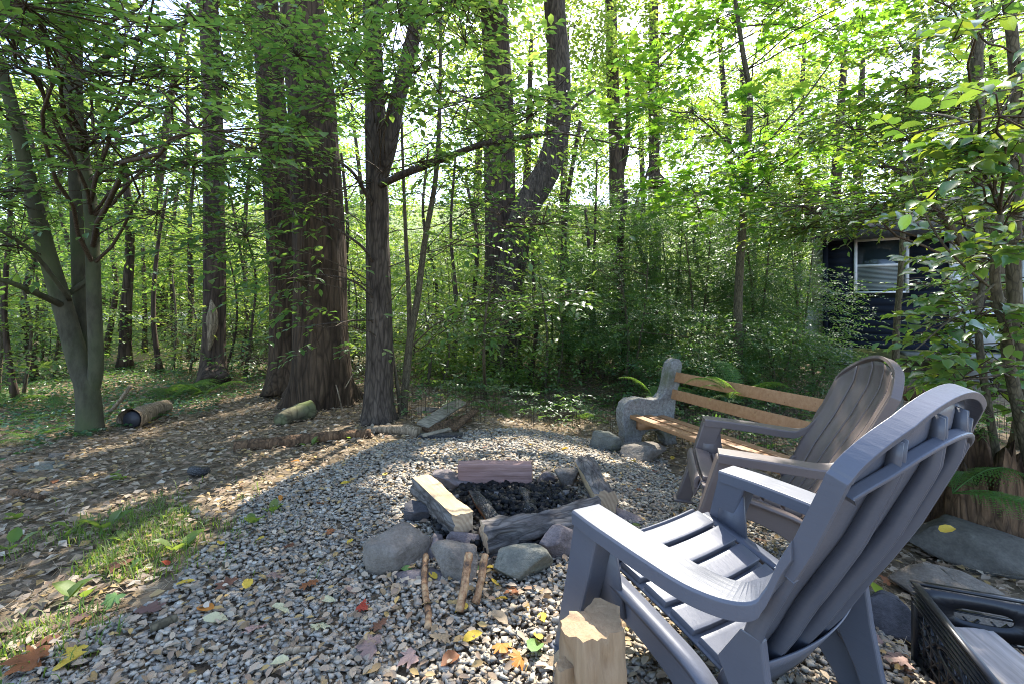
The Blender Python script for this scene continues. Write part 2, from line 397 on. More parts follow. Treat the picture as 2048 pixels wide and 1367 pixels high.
# ------------------------------------------------------------------ where the sun comes through
lit([G(-60, 1290), G(150, 1175), G(300, 1085), G(420, 1015), G(560, 955), G(700, 885)], .30)
lit([G(600, 850), G(700, 870)], .22)
lit([G(880, 905), G(1010, 897), G(1180, 912)], .17)
lit([G(200, 905), G(330, 890), G(470, 870)], .12)
lit([G(20, 1010), G(180, 960)], .08)
lit([G(1660, 1240), G(1740, 1280)], .10)
lit([P(1160, 1030, 1.75), P(1400, 1130, 1.55), P(1560, 1210, 1.25)], .26)      # grey chair
lit([P(1250, 1150, 1.75), P(1420, 1080, 1.9)], .2)
lit([P(1700, 760, 2.1), P(1660, 840, 2.1)], .07)                               # brown chair back
lit([P(1740, 720, 2.1), P(1770, 790, 2.0)], .06)
lit([P(1420, 885, 2.0), P(1600, 900, 2.1)], .06)
lit([P(1300, 760, 4.4)], .12); lit([P(1420, 780, 3.9), P(1600, 810, 3.2)], .07)
lit([P(850, 970, 2.55), P(930, 1040, 2.1)], .10)
lit([P(1200, 1270, 1.1)], .10); lit([G(1150, 1330), G(1000, 1330)], .1)
lit([P(600, 545, 3.7), P(690, 650, 3.7)], .22); lit([P(1080, 590, 4.2), P(960, 560, 4.0)], .22)
lit([G(900, 820), G(1040, 850), G(1160, 845)], .16)
lit([P(250, 740, 7), P(60, 740, 6)], .5); lit([G(330, 730), G(520, 735)], .4)
lit([P(1930, 1230, 1.3), P(2040, 1260, 1.2)], .08)

# ------------------------------------------------------------------ ground
def axis_grid(a, b, fine, lo, hi, k):
    inn = np.arange(a, b, fine); s = np.linspace(0, 1, k)[1:]
    return np.r_[(a - (a - lo) * s ** 1.8)[::-1], inn, b + (hi - b) * s ** 1.8]
gx = axis_grid(-5.5, 4.5, .055, -130, 130, 34); gy = axis_grid(.6, 6.5, .055, -40, 220, 34)
XX, YY = np.meshgrid(gx, gy, indexing='ij'); ZZ = gz(XX, YY)
near = sm(9, 5, np.hypot(XX, YY))
ZZ = ZZ + near * .010 * fbm(np.stack([XX, YY, 0 * XX], -1) * 9, 21)
n0, n1 = XX.shape; idx = np.arange(n0 * n1).reshape(n0, n1)
Fg = np.stack([idx[:-1, :-1], idx[1:, :-1], idx[1:, 1:], idx[:-1, 1:]], -1).reshape(-1, 4)
x = M('forest_floor'); v = x.co()
c = x.ramp(x.noise(9, v, 8, .7), [(.3, (.07, .05, .032)), (.5, (.17, .13, .085)), (.7, (.29, .23, .16))])
vo = x.n('TexVoronoi', Scale=26.0, Randomness=1.0); x.t.links.new(v, vo.inputs['Vector'])
c = x.mix(c, x.ramp(vo.outputs['Color'], [(.2, (.05, .035, .02)), (.6, (.20, .15, .095)), (.85, (.33, .26, .17))]), .45)
far = x.n('TexGradient'); mp = x.co((1, 1, 1)); sp = x.n('SeparateXYZ'); x.t.links.new(mp, sp.inputs[0])
fr = x.n('MapRange', Value=sp.outputs[1], i1=9.0, i2=13.0)
c = x.mix(c, x.ramp(x.noise(3, v, 5), [(.35, (.10, .14, .04)), (.65, (.20, .22, .08))]), fr.outputs[0])
x.bump(x.noise(30, v, 6, .7), .7, .02)
g = link('ground', mesh('ground', np.stack([XX, YY, ZZ], -1).reshape(-1, 3), Fg, x.fin(c, .95, .1), True)); g['kind'] = 'structure'
# far road seen between the trunks
rx = np.linspace(-60, 60, 121)
rv = np.stack([np.stack([rx, 19.0 + 3.2 * k + .04 * rx, gz(rx, 19.0 + 3.2 * k + .04 * rx) + .05], -1) for k in (0, .33, .66, 1)], 1)
ii = np.arange(rv.shape[0] * 4).reshape(-1, 4)
rf = np.stack([ii[:-1, :-1], ii[1:, :-1], ii[1:, 1:], ii[:-1, 1:]], -1).reshape(-1, 4)
x = M('road_asphalt'); c = x.ramp(x.noise(14, x.co(), 5), [(.3, (.20, .20, .20)), (.7, (.30, .29, .28))])
r_ = link('road', mesh('road', rv.reshape(-1, 3), rf, x.fin(c, .9), True)); r_['kind'] = 'structure'

# gravel
GRAVEL = [G(*q) for q in ((60, 1367), (200, 1270), (340, 1180), (430, 1090), (500, 1010), (600, 955), (740, 905), (820, 875), (930, 868), (1100, 868), (1210, 872))] + \
         [A(1.25, 4.0, 0), A(1.6, 3.3, 0), A(1.75, 2.6, 0), A(1.55, 2.1, 0), A(1.35, 1.75, 0), A(1.3, 1.2, 0), A(1.2, .7, 0), A(-.9, .7, 0)]
rg = np.random.default_rng(11)
def in_gravel(px, py, jit=.12):
    j = np.stack([px, py, 0 * px], -1)
    return inpoly(px + jit * noise(j * 3, 31), py + jit * noise(j * 3, 32), GRAVEL)
def scatter(n, x0, x1, y0, y1, pw=1.0):
    """random points, denser towards the near side"""
    px = rg.uniform(x0, x1, n); py = y0 + (y1 - y0) * rg.uniform(0, 1, n) ** pw
    return px, py
CUBE = A([-1, -1, -1], [1, -1, -1], [1, 1, -1], [-1, 1, -1], [-1, -1, 1], [1, -1, 1], [1, 1, 1], [-1, 1, 1])
CT = np.vstack([BOXF[:, [0, 1, 2]], BOXF[:, [0, 2, 3]]])
def chips(px, py, pz, size, flat, seed=0, tip=.35):
    n = len(px); r = np.random.default_rng(seed)
    V = CUBE[None] * (1 + r.uniform(-.55, .35, (n, 8, 3))) * np.stack([size * r.uniform(.6, 1.1, n), size * r.uniform(.45, .9, n), size * flat * r.uniform(.6, 1.3, n)], -1)[:, None] * .5
    a = r.uniform(0, 6.28, n); b = r.normal(0, tip, n); ca, sa, cb, sb = np.cos(a), np.sin(a), np.cos(b), np.sin(b)
    X, Y, Z = V[..., 0], V[..., 1], V[..., 2]
    Y, Z = Y * cb[:, None] - Z * sb[:, None], Y * sb[:, None] + Z * cb[:, None]
    X, Y = X * ca[:, None] - Y * sa[:, None], X * sa[:, None] + Y * ca[:, None]
    V = np.stack([X + px[:, None], Y + py[:, None], Z + pz[:, None]], -1)
    return V.reshape(-1, 3), (np.arange(n)[:, None, None] * 8 + CT[None]).reshape(-1, 3)
px, py = scatter(84000, -2.6, 1.9, .75, 4.6, 1.35)
ok = in_gravel(px, py) & (np.abs(px) < 1.25 * py + .1); px, py = px[ok], py[ok]
sz = rg.uniform(.012, .028, len(px)) * np.clip(.8 + .1 * py, .8, 1.2) * np.where(rg.uniform(size=len(px)) > .96, 1.5, 1)
x = M('gravel_stone'); r = island(x)
c = x.ramp(r, [(0, (.17, .155, .13)), (.2, (.35, .325, .27)), (.4, (.32, .255, .175)), (.55, (.44, .40, .32)), (.7, (.21, .185, .15)), (.85, (.39, .31, .23)), (1, (.52, .475, .38))])
c = x.mix(c, x.ramp(x.noise(55, x.co(), 4), [(.3, (.6, .6, .6)), (.7, (1.1, 1.1, 1.1))]), .7, 'MULTIPLY')
gm = x.fin(c, .75, .3)
V, Fc = chips(px, py, gz(px, py) + .004 + rg.uniform(0, .018, len(px)), sz, .34, 5, .38)
o = link('gravel', mesh('gravel', V, Fc, gm)); o['kind'] = 'stuff'
tag(o, 'blue grey crushed stone gravel spread around the fire pit', 'gravel')

# leaf litter and needles
def litter(name, label, n, dom, size, mat, lift=.012, kind='q', seed=0, curl=.35):
    r = np.random.default_rng(seed); px, py = dom(r, n)
    nn = len(px); a = r.uniform(0, 6.28, nn)
    pos = np.stack([px, py, gz(px, py) + lift + r.uniform(0, .012, nn)], -1)
    ax = np.stack([np.cos(a), np.sin(a), r.normal(0, .15, nn)], -1); nr = A(0, 0, 1) + r.normal(0, curl, (nn, 3))
    o = link(name, mesh(name, *leaves(pos, ax, nr, size * r.uniform(.5, 1.3, nn), kind), mat)); o['kind'] = 'stuff'
    return tag(o, label, 'leaf litter' if 'litter' in name else 'ground cover')
MT['litter'] = leafmat('litter', [(.14, .10, .065), (.30, .22, .145), (.42, .33, .23), (.25, .16, .10), (.50, .42, .31), (.20, .14, .095), (.42, .28, .10), (.36, .29, .21)],
                       [(.2, .13, .06), (.3, .22, .1)], .15, .7, .2)
def dom_soil(r, n):
    px = r.uniform(-6, 4.5, n); py = .7 + 8 * r.uniform(0, 1, n) ** 1.6
    k = ~in_gravel(px, py) & (np.abs(px) < 1.3 * py + .2); return px[k], py[k]
def dom_grav(r, n):
    px = r.uniform(-2.2, 1.9, n); py = .75 + 3.6 * r.uniform(0, 1, n) ** 1.4
    k = in_gravel(px, py, .3); return px[k], py[k]
litter('leaf_litter', 'brown and tan dead leaf litter on the bare soil', 48000, dom_soil, .052, MT['litter'], seed=1)
litter('leaf_litter', 'scattered small dead leaves strewn over the grey gravel', 7500, dom_grav, .034, MT['litter'], .026, 'e', 2)
# dry needles and stems
r = np.random.default_rng(4)
px, py = dom_soil(r, 30000); a = r.uniform(0, 6.28, len(px)); L = r.uniform(.03, .11, len(px))
pa = np.stack([px, py, gz(px, py) + .02], -1); pb = pa + np.stack([np.cos(a) * L, np.sin(a) * L, r.uniform(-.01, .02, len(px))], -1)
x = M('dry_needles'); c = x.ramp(island(x), [(0, (.12, .08, .045)), (.5, (.30, .22, .13)), (1, (.45, .36, .24))])
o = link('leaf_litter', mesh('leaf_litter', *twigs(pa, pb, .0011, .0006), x.fin(c, .8))); o['kind'] = 'stuff'
tag(o, 'dry pine needles and thin stems scattered over the soil', 'leaf litter')
# low ground cover plants
cover_poly = [G(*q) for q in ((-200, 990), (0, 935), (120, 895), (210, 870), (330, 845), (420, 835), (560, 800))] + [A(-3.4, 9, 0), A(-14, 10, 0), A(-9, 3.5, 0)]
def dom_cover(r, n):
    px = r.uniform(-9, -2, n); py = 2.2 + 6.5 * r.uniform(0, 1, n) ** 1.3
    k = inpoly(px, py, cover_poly) & (noise(np.c_[px * 1.3, py * 1.3, 0 * px], 8) > -.45); return px[k], py[k]
litter('ground_cover', 'low glossy dark green ground cover beneath the left trees', 42000, dom_cover, .045, MT['leaf_cover'], .05, 'q', 6, .45)
herb_poly = [G(*q) for q in ((780, 852), (900, 850), (960, 862), (1080, 862), (1200, 868))] + [A(1.5, 4.6, 0), A(2.4, 3.2, 0), A(3.4, 2.8, 0), A(6.5, 6, 0), A(6, 8.5, 0), A(-1, 9.5, 0), A(-2.4, 6.2, 0)]
def dom_herb(r, n):
    px = r.uniform(-2.5, 6.5, n); py = 2.8 + 6.5 * r.uniform(0, 1, n) ** 1.2
    k = inpoly(px, py, herb_poly) & (noise(np.c_[px * 1.7, py * 1.7, 0 * px], 12) > -.35); return px[k], py[k]
r = np.random.default_rng(9); px, py = dom_herb(r, 4400)
hh = r.uniform(.05, .34, len(px)); b0 = np.stack([px, py, gz(px, py) + hh], -1); th = r.uniform(0, 6.28, len(px))
lv = leaves(*sprays(r, b0, np.stack([np.cos(th), np.sin(th), .25 + 0 * th], -1), r.uniform(.10, .26, len(px)), 8, .05, .3, .35), 'e')
o = link('undergrowth', mesh('undergrowth', *lv, MT['leaf_dark'])); o['kind'] = 'stuff'
tag(o, 'tangle of low leafy herbs growing behind the gravel and bench', 'undergrowth')
b0[:, 2] -= hh - .01
o = link('undergrowth', mesh('undergrowth', *twigs(b0, b0 + np.c_[np.zeros((len(px), 2)), hh], .0025, .0015), MT['twig'])); o['kind'] = 'stuff'
tag(o, 'thin upright stems of the low herbs behind the gravel', 'undergrowth')
# grass along the left gravel edge
r = np.random.default_rng(13)
ln = np.array([G(-200, 1367), G(-20, 1290), G(120, 1240), G(230, 1160), G(330, 1080), G(420, 1025)])
n = 6000; t = r.uniform(0, len(ln) - 1.001, n); i = t.astype(int); f = (t - i)[:, None]
q = ln[i] * (1 - f) + ln[i + 1] * f + np.c_[r.normal(-.15, .24, n), r.normal(0, .2, n), np.zeros(n)]
kk = noise(q * A(4, 4, 0), 3) > -.05; q = q[kk]; n = len(q); q[:, 2] = gz(q[:, 0], q[:, 1])
th = r.uniform(0, 6.28, n); h = r.uniform(.02, .075, n)
wv = np.c_[np.cos(th), np.sin(th), 0 * th] * .0022; ld = np.c_[np.cos(th + 1.57), np.sin(th + 1.57), 0 * th] * (h * r.uniform(.3, 1.1, n))[:, None]
V = np.stack([q - wv, q + wv, q + ld * .4 + A(0, 0, .7) * h[:, None] + wv * .7, q + ld * .4 + A(0, 0, .7) * h[:, None] - wv * .7, q + ld + A(0, 0, .9) * h[:, None]], 1)
Fb = np.array([[0, 1, 2], [0, 2, 3], [3, 2, 4]])
o = link('grass', mesh('grass', V.reshape(-1, 3), (np.arange(n)[:, None, None] * 5 + Fb[None]).reshape(-1, 3), MT['grass'])); o['kind'] = 'stuff'
tag(o, 'thin fresh green grass along the left edge of the gravel', 'grass')

# ------------------------------------------------------------------ cabin
x = M('siding_navy'); c = x.ramp(x.noise(3, x.co((1, 1, 6)), 4), [(.3, (.007, .010, .018)), (.7, (.012, .016, .026))]); x.bump(x.noise(40, x.co((.3, 1, 8)), 3), .15, .003); MT['navy'] = x.fin(c, .8, .15)
x = M('siding_grey'); c = x.ramp(x.noise(3, x.co((1, 1, 6)), 4), [(.3, (.10, .11, .10)), (.7, (.15, .16, .145))]); MT['side_grey'] = x.fin(c, .6)
x = M('white_paint'); c = x.ramp(x.noise(6, x.co(), 5), [(.3, (.50, .52, .54)), (.7, (.68, .70, .72))]); MT['white'] = x.fin(c, .5)
x = M('screen_dark'); MT['dark'] = x.fin((.012, .014, .016), .3, .5)
x = M('blind'); MT['blind'] = x.fin((.22, .25, .24), .6)
x = M('concrete_block'); c = x.ramp(x.noise(12, x.co(), 6), [(.3, (.16, .16, .15)), (.7, (.30, .29, .27))]); MT['block'] = x.fin(c, .95)
x = M('roof_dark'); c = x.ramp(x.noise(20, x.co(), 4), [(.3, (.02, .018, .016)), (.7, (.05, .045, .04))]); MT['roofd'] = x.fin(c, .9)
x = M('glass'); MT['glass'] = x.fin((.02, .03, .035), .08, .6)
CO = A(6.06, 9.0, 0); CO[2] = 0
cabin = thing('cabin', 'small dark navy cabin with lap siding raised on concrete piers', 'cabin', CO, rz=math.radians(-28))
# local: +x along front wall, +y into the cabin
Z0, Z1, LEN, DEP = .38, 2.62, 4.2, 2.6
part('wall', *box((.02, .03, Z0), (LEN, DEP, Z1)), MT['dark'], cabin)
nb = 17; ex = (Z1 - Z0) / nb
def lap(y, z, x0, x1, side=False):
    pr = [(y, z), (y - .011, z + .002), (y - .005, z + ex + .01), (y, z + ex + .01)]
    V = np.array([(x0, a, b) for a, b in pr] + [(x1, a, b) for a, b in pr])
    if side: V = np.c_[V[:, 1], V[:, 0], V[:, 2]]
    return V, np.array([[0, 1, 2, 3], [7, 6, 5, 4], [0, 4, 5, 1], [1, 5, 6, 2], [2, 6, 7, 3], [3, 7, 4, 0]])
WIN = (.46, 1.27, 1.40, 2.42); DR = (1.82, 2.85, .45, 2.45)
for i in range(nb):
    z = Z0 + i * ex
    segs = [(.06, LEN)]
    for a, b, lo, hi in (WIN, DR):
        if z + ex > lo and z < hi: segs = [s for sg in segs for s in (((sg[0], min(sg[1], a)), (max(sg[0], b), sg[1])) if sg[0] < b and sg[1] > a else (sg,)) if s[1] - s[0] > .02]
    for a, b in segs: part('siding_board', *lap(.03, z, a, b), MT['navy'], cabin)
    part('siding_board', *lap(.02, z, .05, DEP, True), MT['side_grey'], cabin)
part('corner_trim', *box((-.03, -.012, Z0 - .02), (.055, .05, Z1)), MT['navy'], cabin)
wn = part('window', *box((WIN[0] + .04, .02, WIN[2] + .04), (WIN[1] - .04, .045, WIN[3] - .04)), MT['glass'], cabin)
for nm, a, b in (('window_frame', (WIN[0], -.02, WIN[2]), (WIN[0] + .05, .04, WIN[3])), ('window_frame', (WIN[1] - .05, -.02, WIN[2]), (WIN[1], .04, WIN[3])),
                 ('window_sill', (WIN[0] + .05, -.03, WIN[2]), (WIN[1] - .05, .04, WIN[2] + .035)), ('window_frame', (WIN[0] + .05, -.02, WIN[3] - .05), (WIN[1] - .05, .04, WIN[3])),
                 ('sash_rail', (WIN[0] + .05, -.012, 1.90), (WIN[1] - .05, .04, 1.94))):
    part(nm, *box(a, b), MT['white'], wn)
for k in range(20):
    zz = WIN[2] + .06 + k * .0235
    part('blind_slat', *box((WIN[0] + .06, .006, zz), (WIN[1] - .06, .012, zz + .015)), MT['blind'], wn)
dr = part('door', *box((DR[0] + .16, .035, DR[2]), (DR[1] - .12, .06, DR[3] - .05)), MT['dark'], cabin)
part('door_panel', *box((DR[0] + .22, .01, DR[2]), (DR[1] - .16, .034, 1.12)), MT['white'], dr)
part('door_frame', *box((DR[0], -.03, DR[2]), (DR[0] + .15, .034, DR[3])), MT['white'], dr)
part('door_frame', *box((DR[1] - .12, -.03, DR[2]), (DR[1], .034, DR[3])), MT['white'], dr)
part('door_frame', *box((DR[0] + .15, -.03, DR[3] - .1), (DR[1] - .12, .034, DR[3])), MT['white'], dr)
part('door_latch', *box((DR[0] + .075, -.04, 1.40), (DR[0] + .09, -.03, 1.53)), MT['dark'], dr)
part('door_step', *box((DR[0] - .7, -.5, .30), (DR[1], -.02, .36)), MT['block'], cabin)
for i, (a, b) in enumerate(((.05, .06), (.05, DEP - .35), (2.0, .06), (3.8, .06))):
    part('pier', *box((a, b, -.25), (a + .4, b + .3, Z0 - .002)), MT['block'], cabin)
rf_ = part('roof', np.array([(-.55, -.45, 2.42), (LEN + .4, -.45, 2.42), (LEN + .4, DEP + .4, 3.5), (-.55, DEP + .4, 3.5),
                             (-.55, -.45, 2.54), (LEN + .4, -.45, 2.54), (LEN + .4, DEP + .4, 3.62), (-.55, DEP + .4, 3.62)]), BOXF, MT['roofd'], cabin)
part('fascia', *box((-.56, -.475, 2.36), (LEN + .41, -.452, 2.56)), MT['roofd'], rf_)
# gas bottle behind the cabin corner
q = P(1623, 690, 9.6); q[2] = gz(q[0], q[1])
tk = thing('gas_cylinder', 'tall white gas cylinder standing beside the cabin side wall', 'gas cylinder', q)
hz = np.array([0, .02, .06, .5, .82, .92, .97, .98]); rr = np.array([.10, .12, .13, .13, .13, .10, .05, .0])
part('tank', *tube(np.c_[0 * hz, 0 * hz, hz * 1.15], rr, 20), MT['white'], tk, smooth=True)
part('valve', *tube(A([0, 0, 1.12], [0, 0, 1.2]), .04, 8), MT['dark'], tk)

# ------------------------------------------------------------------ plastic armchairs
def plastic(name, a, b):
    x = M(name); v = x.co((6, 60, 60)); n = x.noise(1.5, v, 5, .6)
    c = x.ramp(x.noise(5, x.co(), 4), [(.3, a), (.7, b)])
    dirt = x.ramp(x.noise(60, x.co(), 3), [(.62, (1, 1, 1)), (.78, (.75, .73, .70))]); c = x.mix(c, dirt, .6, 'MULTIPLY')
    x.bump(n, .22, .004); return x.fin(c, .42, .45)
MT['plastic_grey'] = plastic('plastic_grey', (.078, .084, .106), (.094, .100, .122))
MT['plastic_brown'] = plastic('plastic_brown', (.105, .082, .075), (.13, .10, .09))
MT['hollow'] = M('hollow_dark').fin((.02, .02, .024), .6)
BP = A([-.075, .13], [-.085, .16], [-.14, .25], [-.20, .35], [-.25, .45], [-.345, .62], [-.418, .78], [-.435, .87], [-.425, .946], [-.415, .99])
BZ = BP[:, 1]
def back_pt(y, z):
    """a point on the scooped back panel"""
    y = np.asarray(y, float); z = np.asarray(z, float)
    x0 = np.interp(z, BZ, BP[:, 0]); wd = np.interp(z, [.13, .28, .47, .78, 1.], [.215, .235, .265, .291, .291])
    return np.stack([x0 + .060 * (np.abs(y) / wd) ** 2 * np.interp(z, [.13, .4, .8], [.3, .8, 1.]), y, z], -1)
def back_w(z): return np.interp(z, [.13, .28, .47, .78, 1.], [.215, .235, .265, .291, .291])
def back_top(s): return 0.775 + .140 * np.clip(1 - np.abs(s) ** 1.9, 0, 1) ** .7
def make_chair(name, label, m, loc, rz, pitch=0):
    t = thing(name, label, 'chair', loc, 'plastic armchairs facing the fire pit', rz)
    t.rotation_euler = (0, pitch, rz)
    # seat: six raised slats on a pan
    sp = curve(A([.372, 0, .265], [.372, 0, .312], [.345, 0, .338], [.24, 0, .318], [.08, 0, .275], [-.095, 0, .215]), 60)[:, [0, 2]]
    ln = np.r_[0, np.cumsum(np.linalg.norm(np.diff(sp, axis=0), axis=1))]; tot = ln[-1]
    def seat_at(s): return np.stack([np.interp(s, ln, sp[:, 0]), np.interp(s, ln, sp[:, 1])], -1)
    def strip(s0, s1, w0, w1, off, th, ny=7):
        ss = np.linspace(s0, s1, 7); q = seat_at(ss); Pg = np.zeros((7, ny, 3))
        for i in range(7):
            wd = np.interp(ss[i], [s0, s1], [w0, w1]); yy = np.linspace(-wd, wd, ny)
            Pg[i] = np.stack([np.full(ny, q[i, 0]), yy, q[i, 1] + off - .012 * (1 - (yy / wd) ** 2)], -1)
        return sheet(Pg[:, ::-1], th)
    part('seat_pan', *strip(.0, tot, .252, .215, -.016, .006), m, t, smooth=False)
    ns = 6; g0 = .017
    for k in range(ns):
        a, b = tot * k / ns + g0 / 2, tot * (k + 1) / ns - g0 / 2
        wa, wb = np.interp([a, b], [0, tot], [.243, .207])
        part('seat_slat', *strip(a, b, wa, wb, .004, .019), m, t, bevel=.002)
    for s in (1, -1):
        # side rail with the rear leg
        top = curve(A([.34, 0, .315], [.24, 0, .298], [.05, 0, .25], [-.06, 0, .215], [-.13, 0, .16], [-.18, 0, .09], [-.215, 0, .0]), 26)
        low = curve(A([.34, 0, .17], [.27, 0, .20], [.16, 0, .19], [.04, 0, .15], [-.04, 0, .10], [-.09, 0, .05], [-.12, 0, .0]), 26)
        V = np.array([(p[0], y, p[2]) for y in (s * .262, s * .284) for p in list(top) + list(low[::-1])]); n = 52
        Fr = [list(range(n)), list(range(2 * n - 1, n - 1, -1))] + [[(i + 1) % n, i, i + n, (i + 1) % n + n] for i in range(n)]
        part('side_rail', V, Fr if s < 0 else [f[::-1] for f in Fr], m, t, bevel=.004)
        fl = top.copy(); V = np.vstack([np.c_[fl[:, 0], np.full(26, s * y), fl[:, 2] + dz] for y, dz in ((.250, -.012), (.250, .004), (.302, .004), (.302, -.012))])
        i = np.arange(25)[:, None]; k = np.arange(4) * 26
        Q = np.stack([i + k, i + 1 + k, i + 1 + np.roll(k, -1), i + np.roll(k, -1)], -1).reshape(-1, 4)
        if s > 0: Q = Q[:, ::-1]
        part('rail_flange', V, Q, m, t)
        # rear leg plate behind the rail
        rl = A([-.09, .26], [-.15, .36], [-.20, .36], [-.215, .24], [-.24, .11], [-.27, .0], [-.21, .0], [-.175, .10], [-.125, .20])
        V, Fr = prism(rl, s * .226, s * .249); part('rear_leg', V, Fr if s > 0 else [f[::-1] for f in Fr], m, t, bevel=.005)
        # front leg: tapered channel from the arm to the foot
        pts = A([.235, .335, .475], [.30, .332, .26], [.385, .326, 0.0]); V = []
        for (cx, cyy, cz), hw, hy in zip(pts, (.055, .047, .04), (.042, .036, .03)):
            V += [(cx - hw, s * (cyy - hy), cz), (cx + hw, s * (cyy - hy), cz), (cx + hw, s * (cyy + hy), cz), (cx - hw, s * (cyy + hy), cz)]
        Q = [[0, 3, 2, 1], [8, 9, 10, 11]] + [[j + 4 * l, (j + 1) % 4 + 4 * l, (j + 1) % 4 + 4 * l + 4, j + 4 * l + 4] for l in (0, 1) for j in range(4)]
        part('front_leg', V, [q[::-1] for q in Q] if s > 0 else Q, m, t, bevel=.008)
        V = A([.20, s * .30, .44], [.17, s * .285, .21], [.30, s * .285, .20], [.28, s * .30, .44], [.20, s * .312, .44], [.17, s * .297, .21], [.30, s * .297, .20], [.28, s * .312, .44])
        part('leg_web', V, BOXF, m, t)
        part('foot', *box((.335, s * .326 - .045, .0), (.435, s * .326 + .045, .014)), m, t, bevel=.004)
        # armrest: board with an apron, sweeping up into the back
        cl = curve(A([.286, .335, .495], [.16, .343, .492], [.0, .343, .484], [-.11, .335, .478], [-.19, .312, .483], [-.228, .290, .51], [-.258, .281, .56], [-.292, .284, .63]), 44)
        hw = np.interp(np.linspace(0, 1, 44), [0, .08, .42, .6, .78, 1], [.052, .054, .052, .046, .032, .016])
        tg = nz(np.gradient(cl, axis=0)); sd_ = nz(np.cross(A(0, 0, 1), tg)); ring = []
        for a, b in ((-1, -.040), (-1, -.006), (-.9, 0), (.9, 0), (1, -.006), (1, -.040)):
            ring.append(cl + sd_ * (hw * a)[:, None] + A(0, 0, b))
        V = np.stack(ring, 1); V[..., 1] *= s
        nn = 44; V = V.reshape(-1, 3); i = np.arange(nn - 1)[:, None] * 6; j = np.arange(6); k = (j + 1) % 6
        Q = np.stack([i + j, i + k, i + 6 + k, i + 6 + j], -1).reshape(-1, 4).tolist() + [[5, 4, 3, 2, 1, 0], [(nn - 1) * 6 + z for z in range(6)]]
        part('armrest', V, [q[::-1] for q in Q] if s < 0 else Q, m, t, bevel=.004)
    # back: five channel slats, rim and stiffening arc
    edges = np.linspace(-1, 1, 6)
    for k in range(5):
        s0, s1 = edges[k] + .013 * (k > 0), edges[k + 1] - .013 * (k < 4); nyy, nzz = 7, 30
        Pg = np.zeros((nzz, nyy, 3))
        for j, s_ in enumerate(np.linspace(s0, s1, nyy)):
            zt = back_top(s_) - .012; zz = np.linspace(.135, zt, nzz); Pg[:, j] = back_pt(s_ * back_w(zz), zz)
        mid = np.linspace(-1, 1, nyy); Pg[..., 0] -= .006 * (1 - mid ** 2)[None]
        part('back_slat', *sheet(Pg, .005), m, t, smooth=False)
        for s_, sg in ((s0, 1), (s1, -1)):                      # flange along each slat edge, seen as ribs behind
            zt = back_top(s_) - (.03 if abs(s_) < .97 else .0); zz = np.linspace(.15, zt, 24); e = back_pt(s_ * back_w(zz), zz)
            in_ = back_pt((s_ + sg * .02) * back_w(zz), zz); dp = np.interp(np.linspace(0, 1, 24), [0, .12, .5, .9, 1], [.02, .034, .036, .026, .02])
            Pg = np.stack([e, e - np.c_[dp, 0 * dp, dp * .35]], 1); part('back_rib', *sheet(Pg if sg > 0 else Pg[:, ::-1], .004), m, t)
    zz = np.linspace(.555, .783, 14); ss = np.sin(np.linspace(-np.pi / 2, np.pi / 2, 33))
    out = np.vstack([back_pt(-back_w(zz), zz), back_pt(ss[1:-1] * back_w(.8), back_top(ss[1:-1])), back_pt(back_w(zz[::-1]), zz[::-1])])
    def rim(name, c, w0, dep, off):
        cen = A(-.33, 0, .62); n = len(c); tg = nz(np.gradient(c, axis=0)); nb_ = nz(np.c_[np.full(n, -1.), np.zeros(n), np.full(n, -.35)])
        ow = nz(np.cross(tg, nb_)); ow *= np.sign(((c - cen) * ow).sum(1))[:, None]
        pr = [(0, -off), (w0, -off), (w0, dep), (0, dep)]
        V = np.stack([c + ow * a + nb_ * b for a, b in pr], 1).reshape(-1, 3)
        i = np.arange(n - 1)[:, None] * 4; j = np.arange(4); k = (j + 1) % 4
        Q = np.stack([i + j, i + k, i + 4 + k, i + 4 + j], -1).reshape(-1, 4).tolist() + [[0, 1, 2, 3], [(n - 1) * 4 + 3, (n - 1) * 4 + 2, (n - 1) * 4 + 1, (n - 1) * 4]]
        part(name, V, Q, m, t, bevel=.004)
    rim('back_rim', out, .016, .034, .004)
    ss = np.linspace(-.9, .9, 27); rim('back_brace', back_pt(ss * .285, back_top(ss) - .085) - A(.006, 0, 0), .012, .024, .0)
    # apron under the back
    zz = np.linspace(.16, .44, 8); Pg = np.stack([back_pt(np.full(8, y), zz) - A(.05, 0, .0) for y in np.linspace(-.22, .22, 13)], 1)
    part('back_apron', *sheet(Pg[:4], .005), m, t)
    return t
ch = make_chair('armchair', 'grey plastic slatted armchair beside the black crate', MT['plastic_grey'], (.655, 1.311, gz(.655, 1.311) + .012), 2.108)
b2 = make_chair('armchair', 'brown plastic slatted armchair between the wooden bench and fire pit', MT['plastic_brown'], (1.27, 2.30, -.035), 2.84, math.radians(-2))

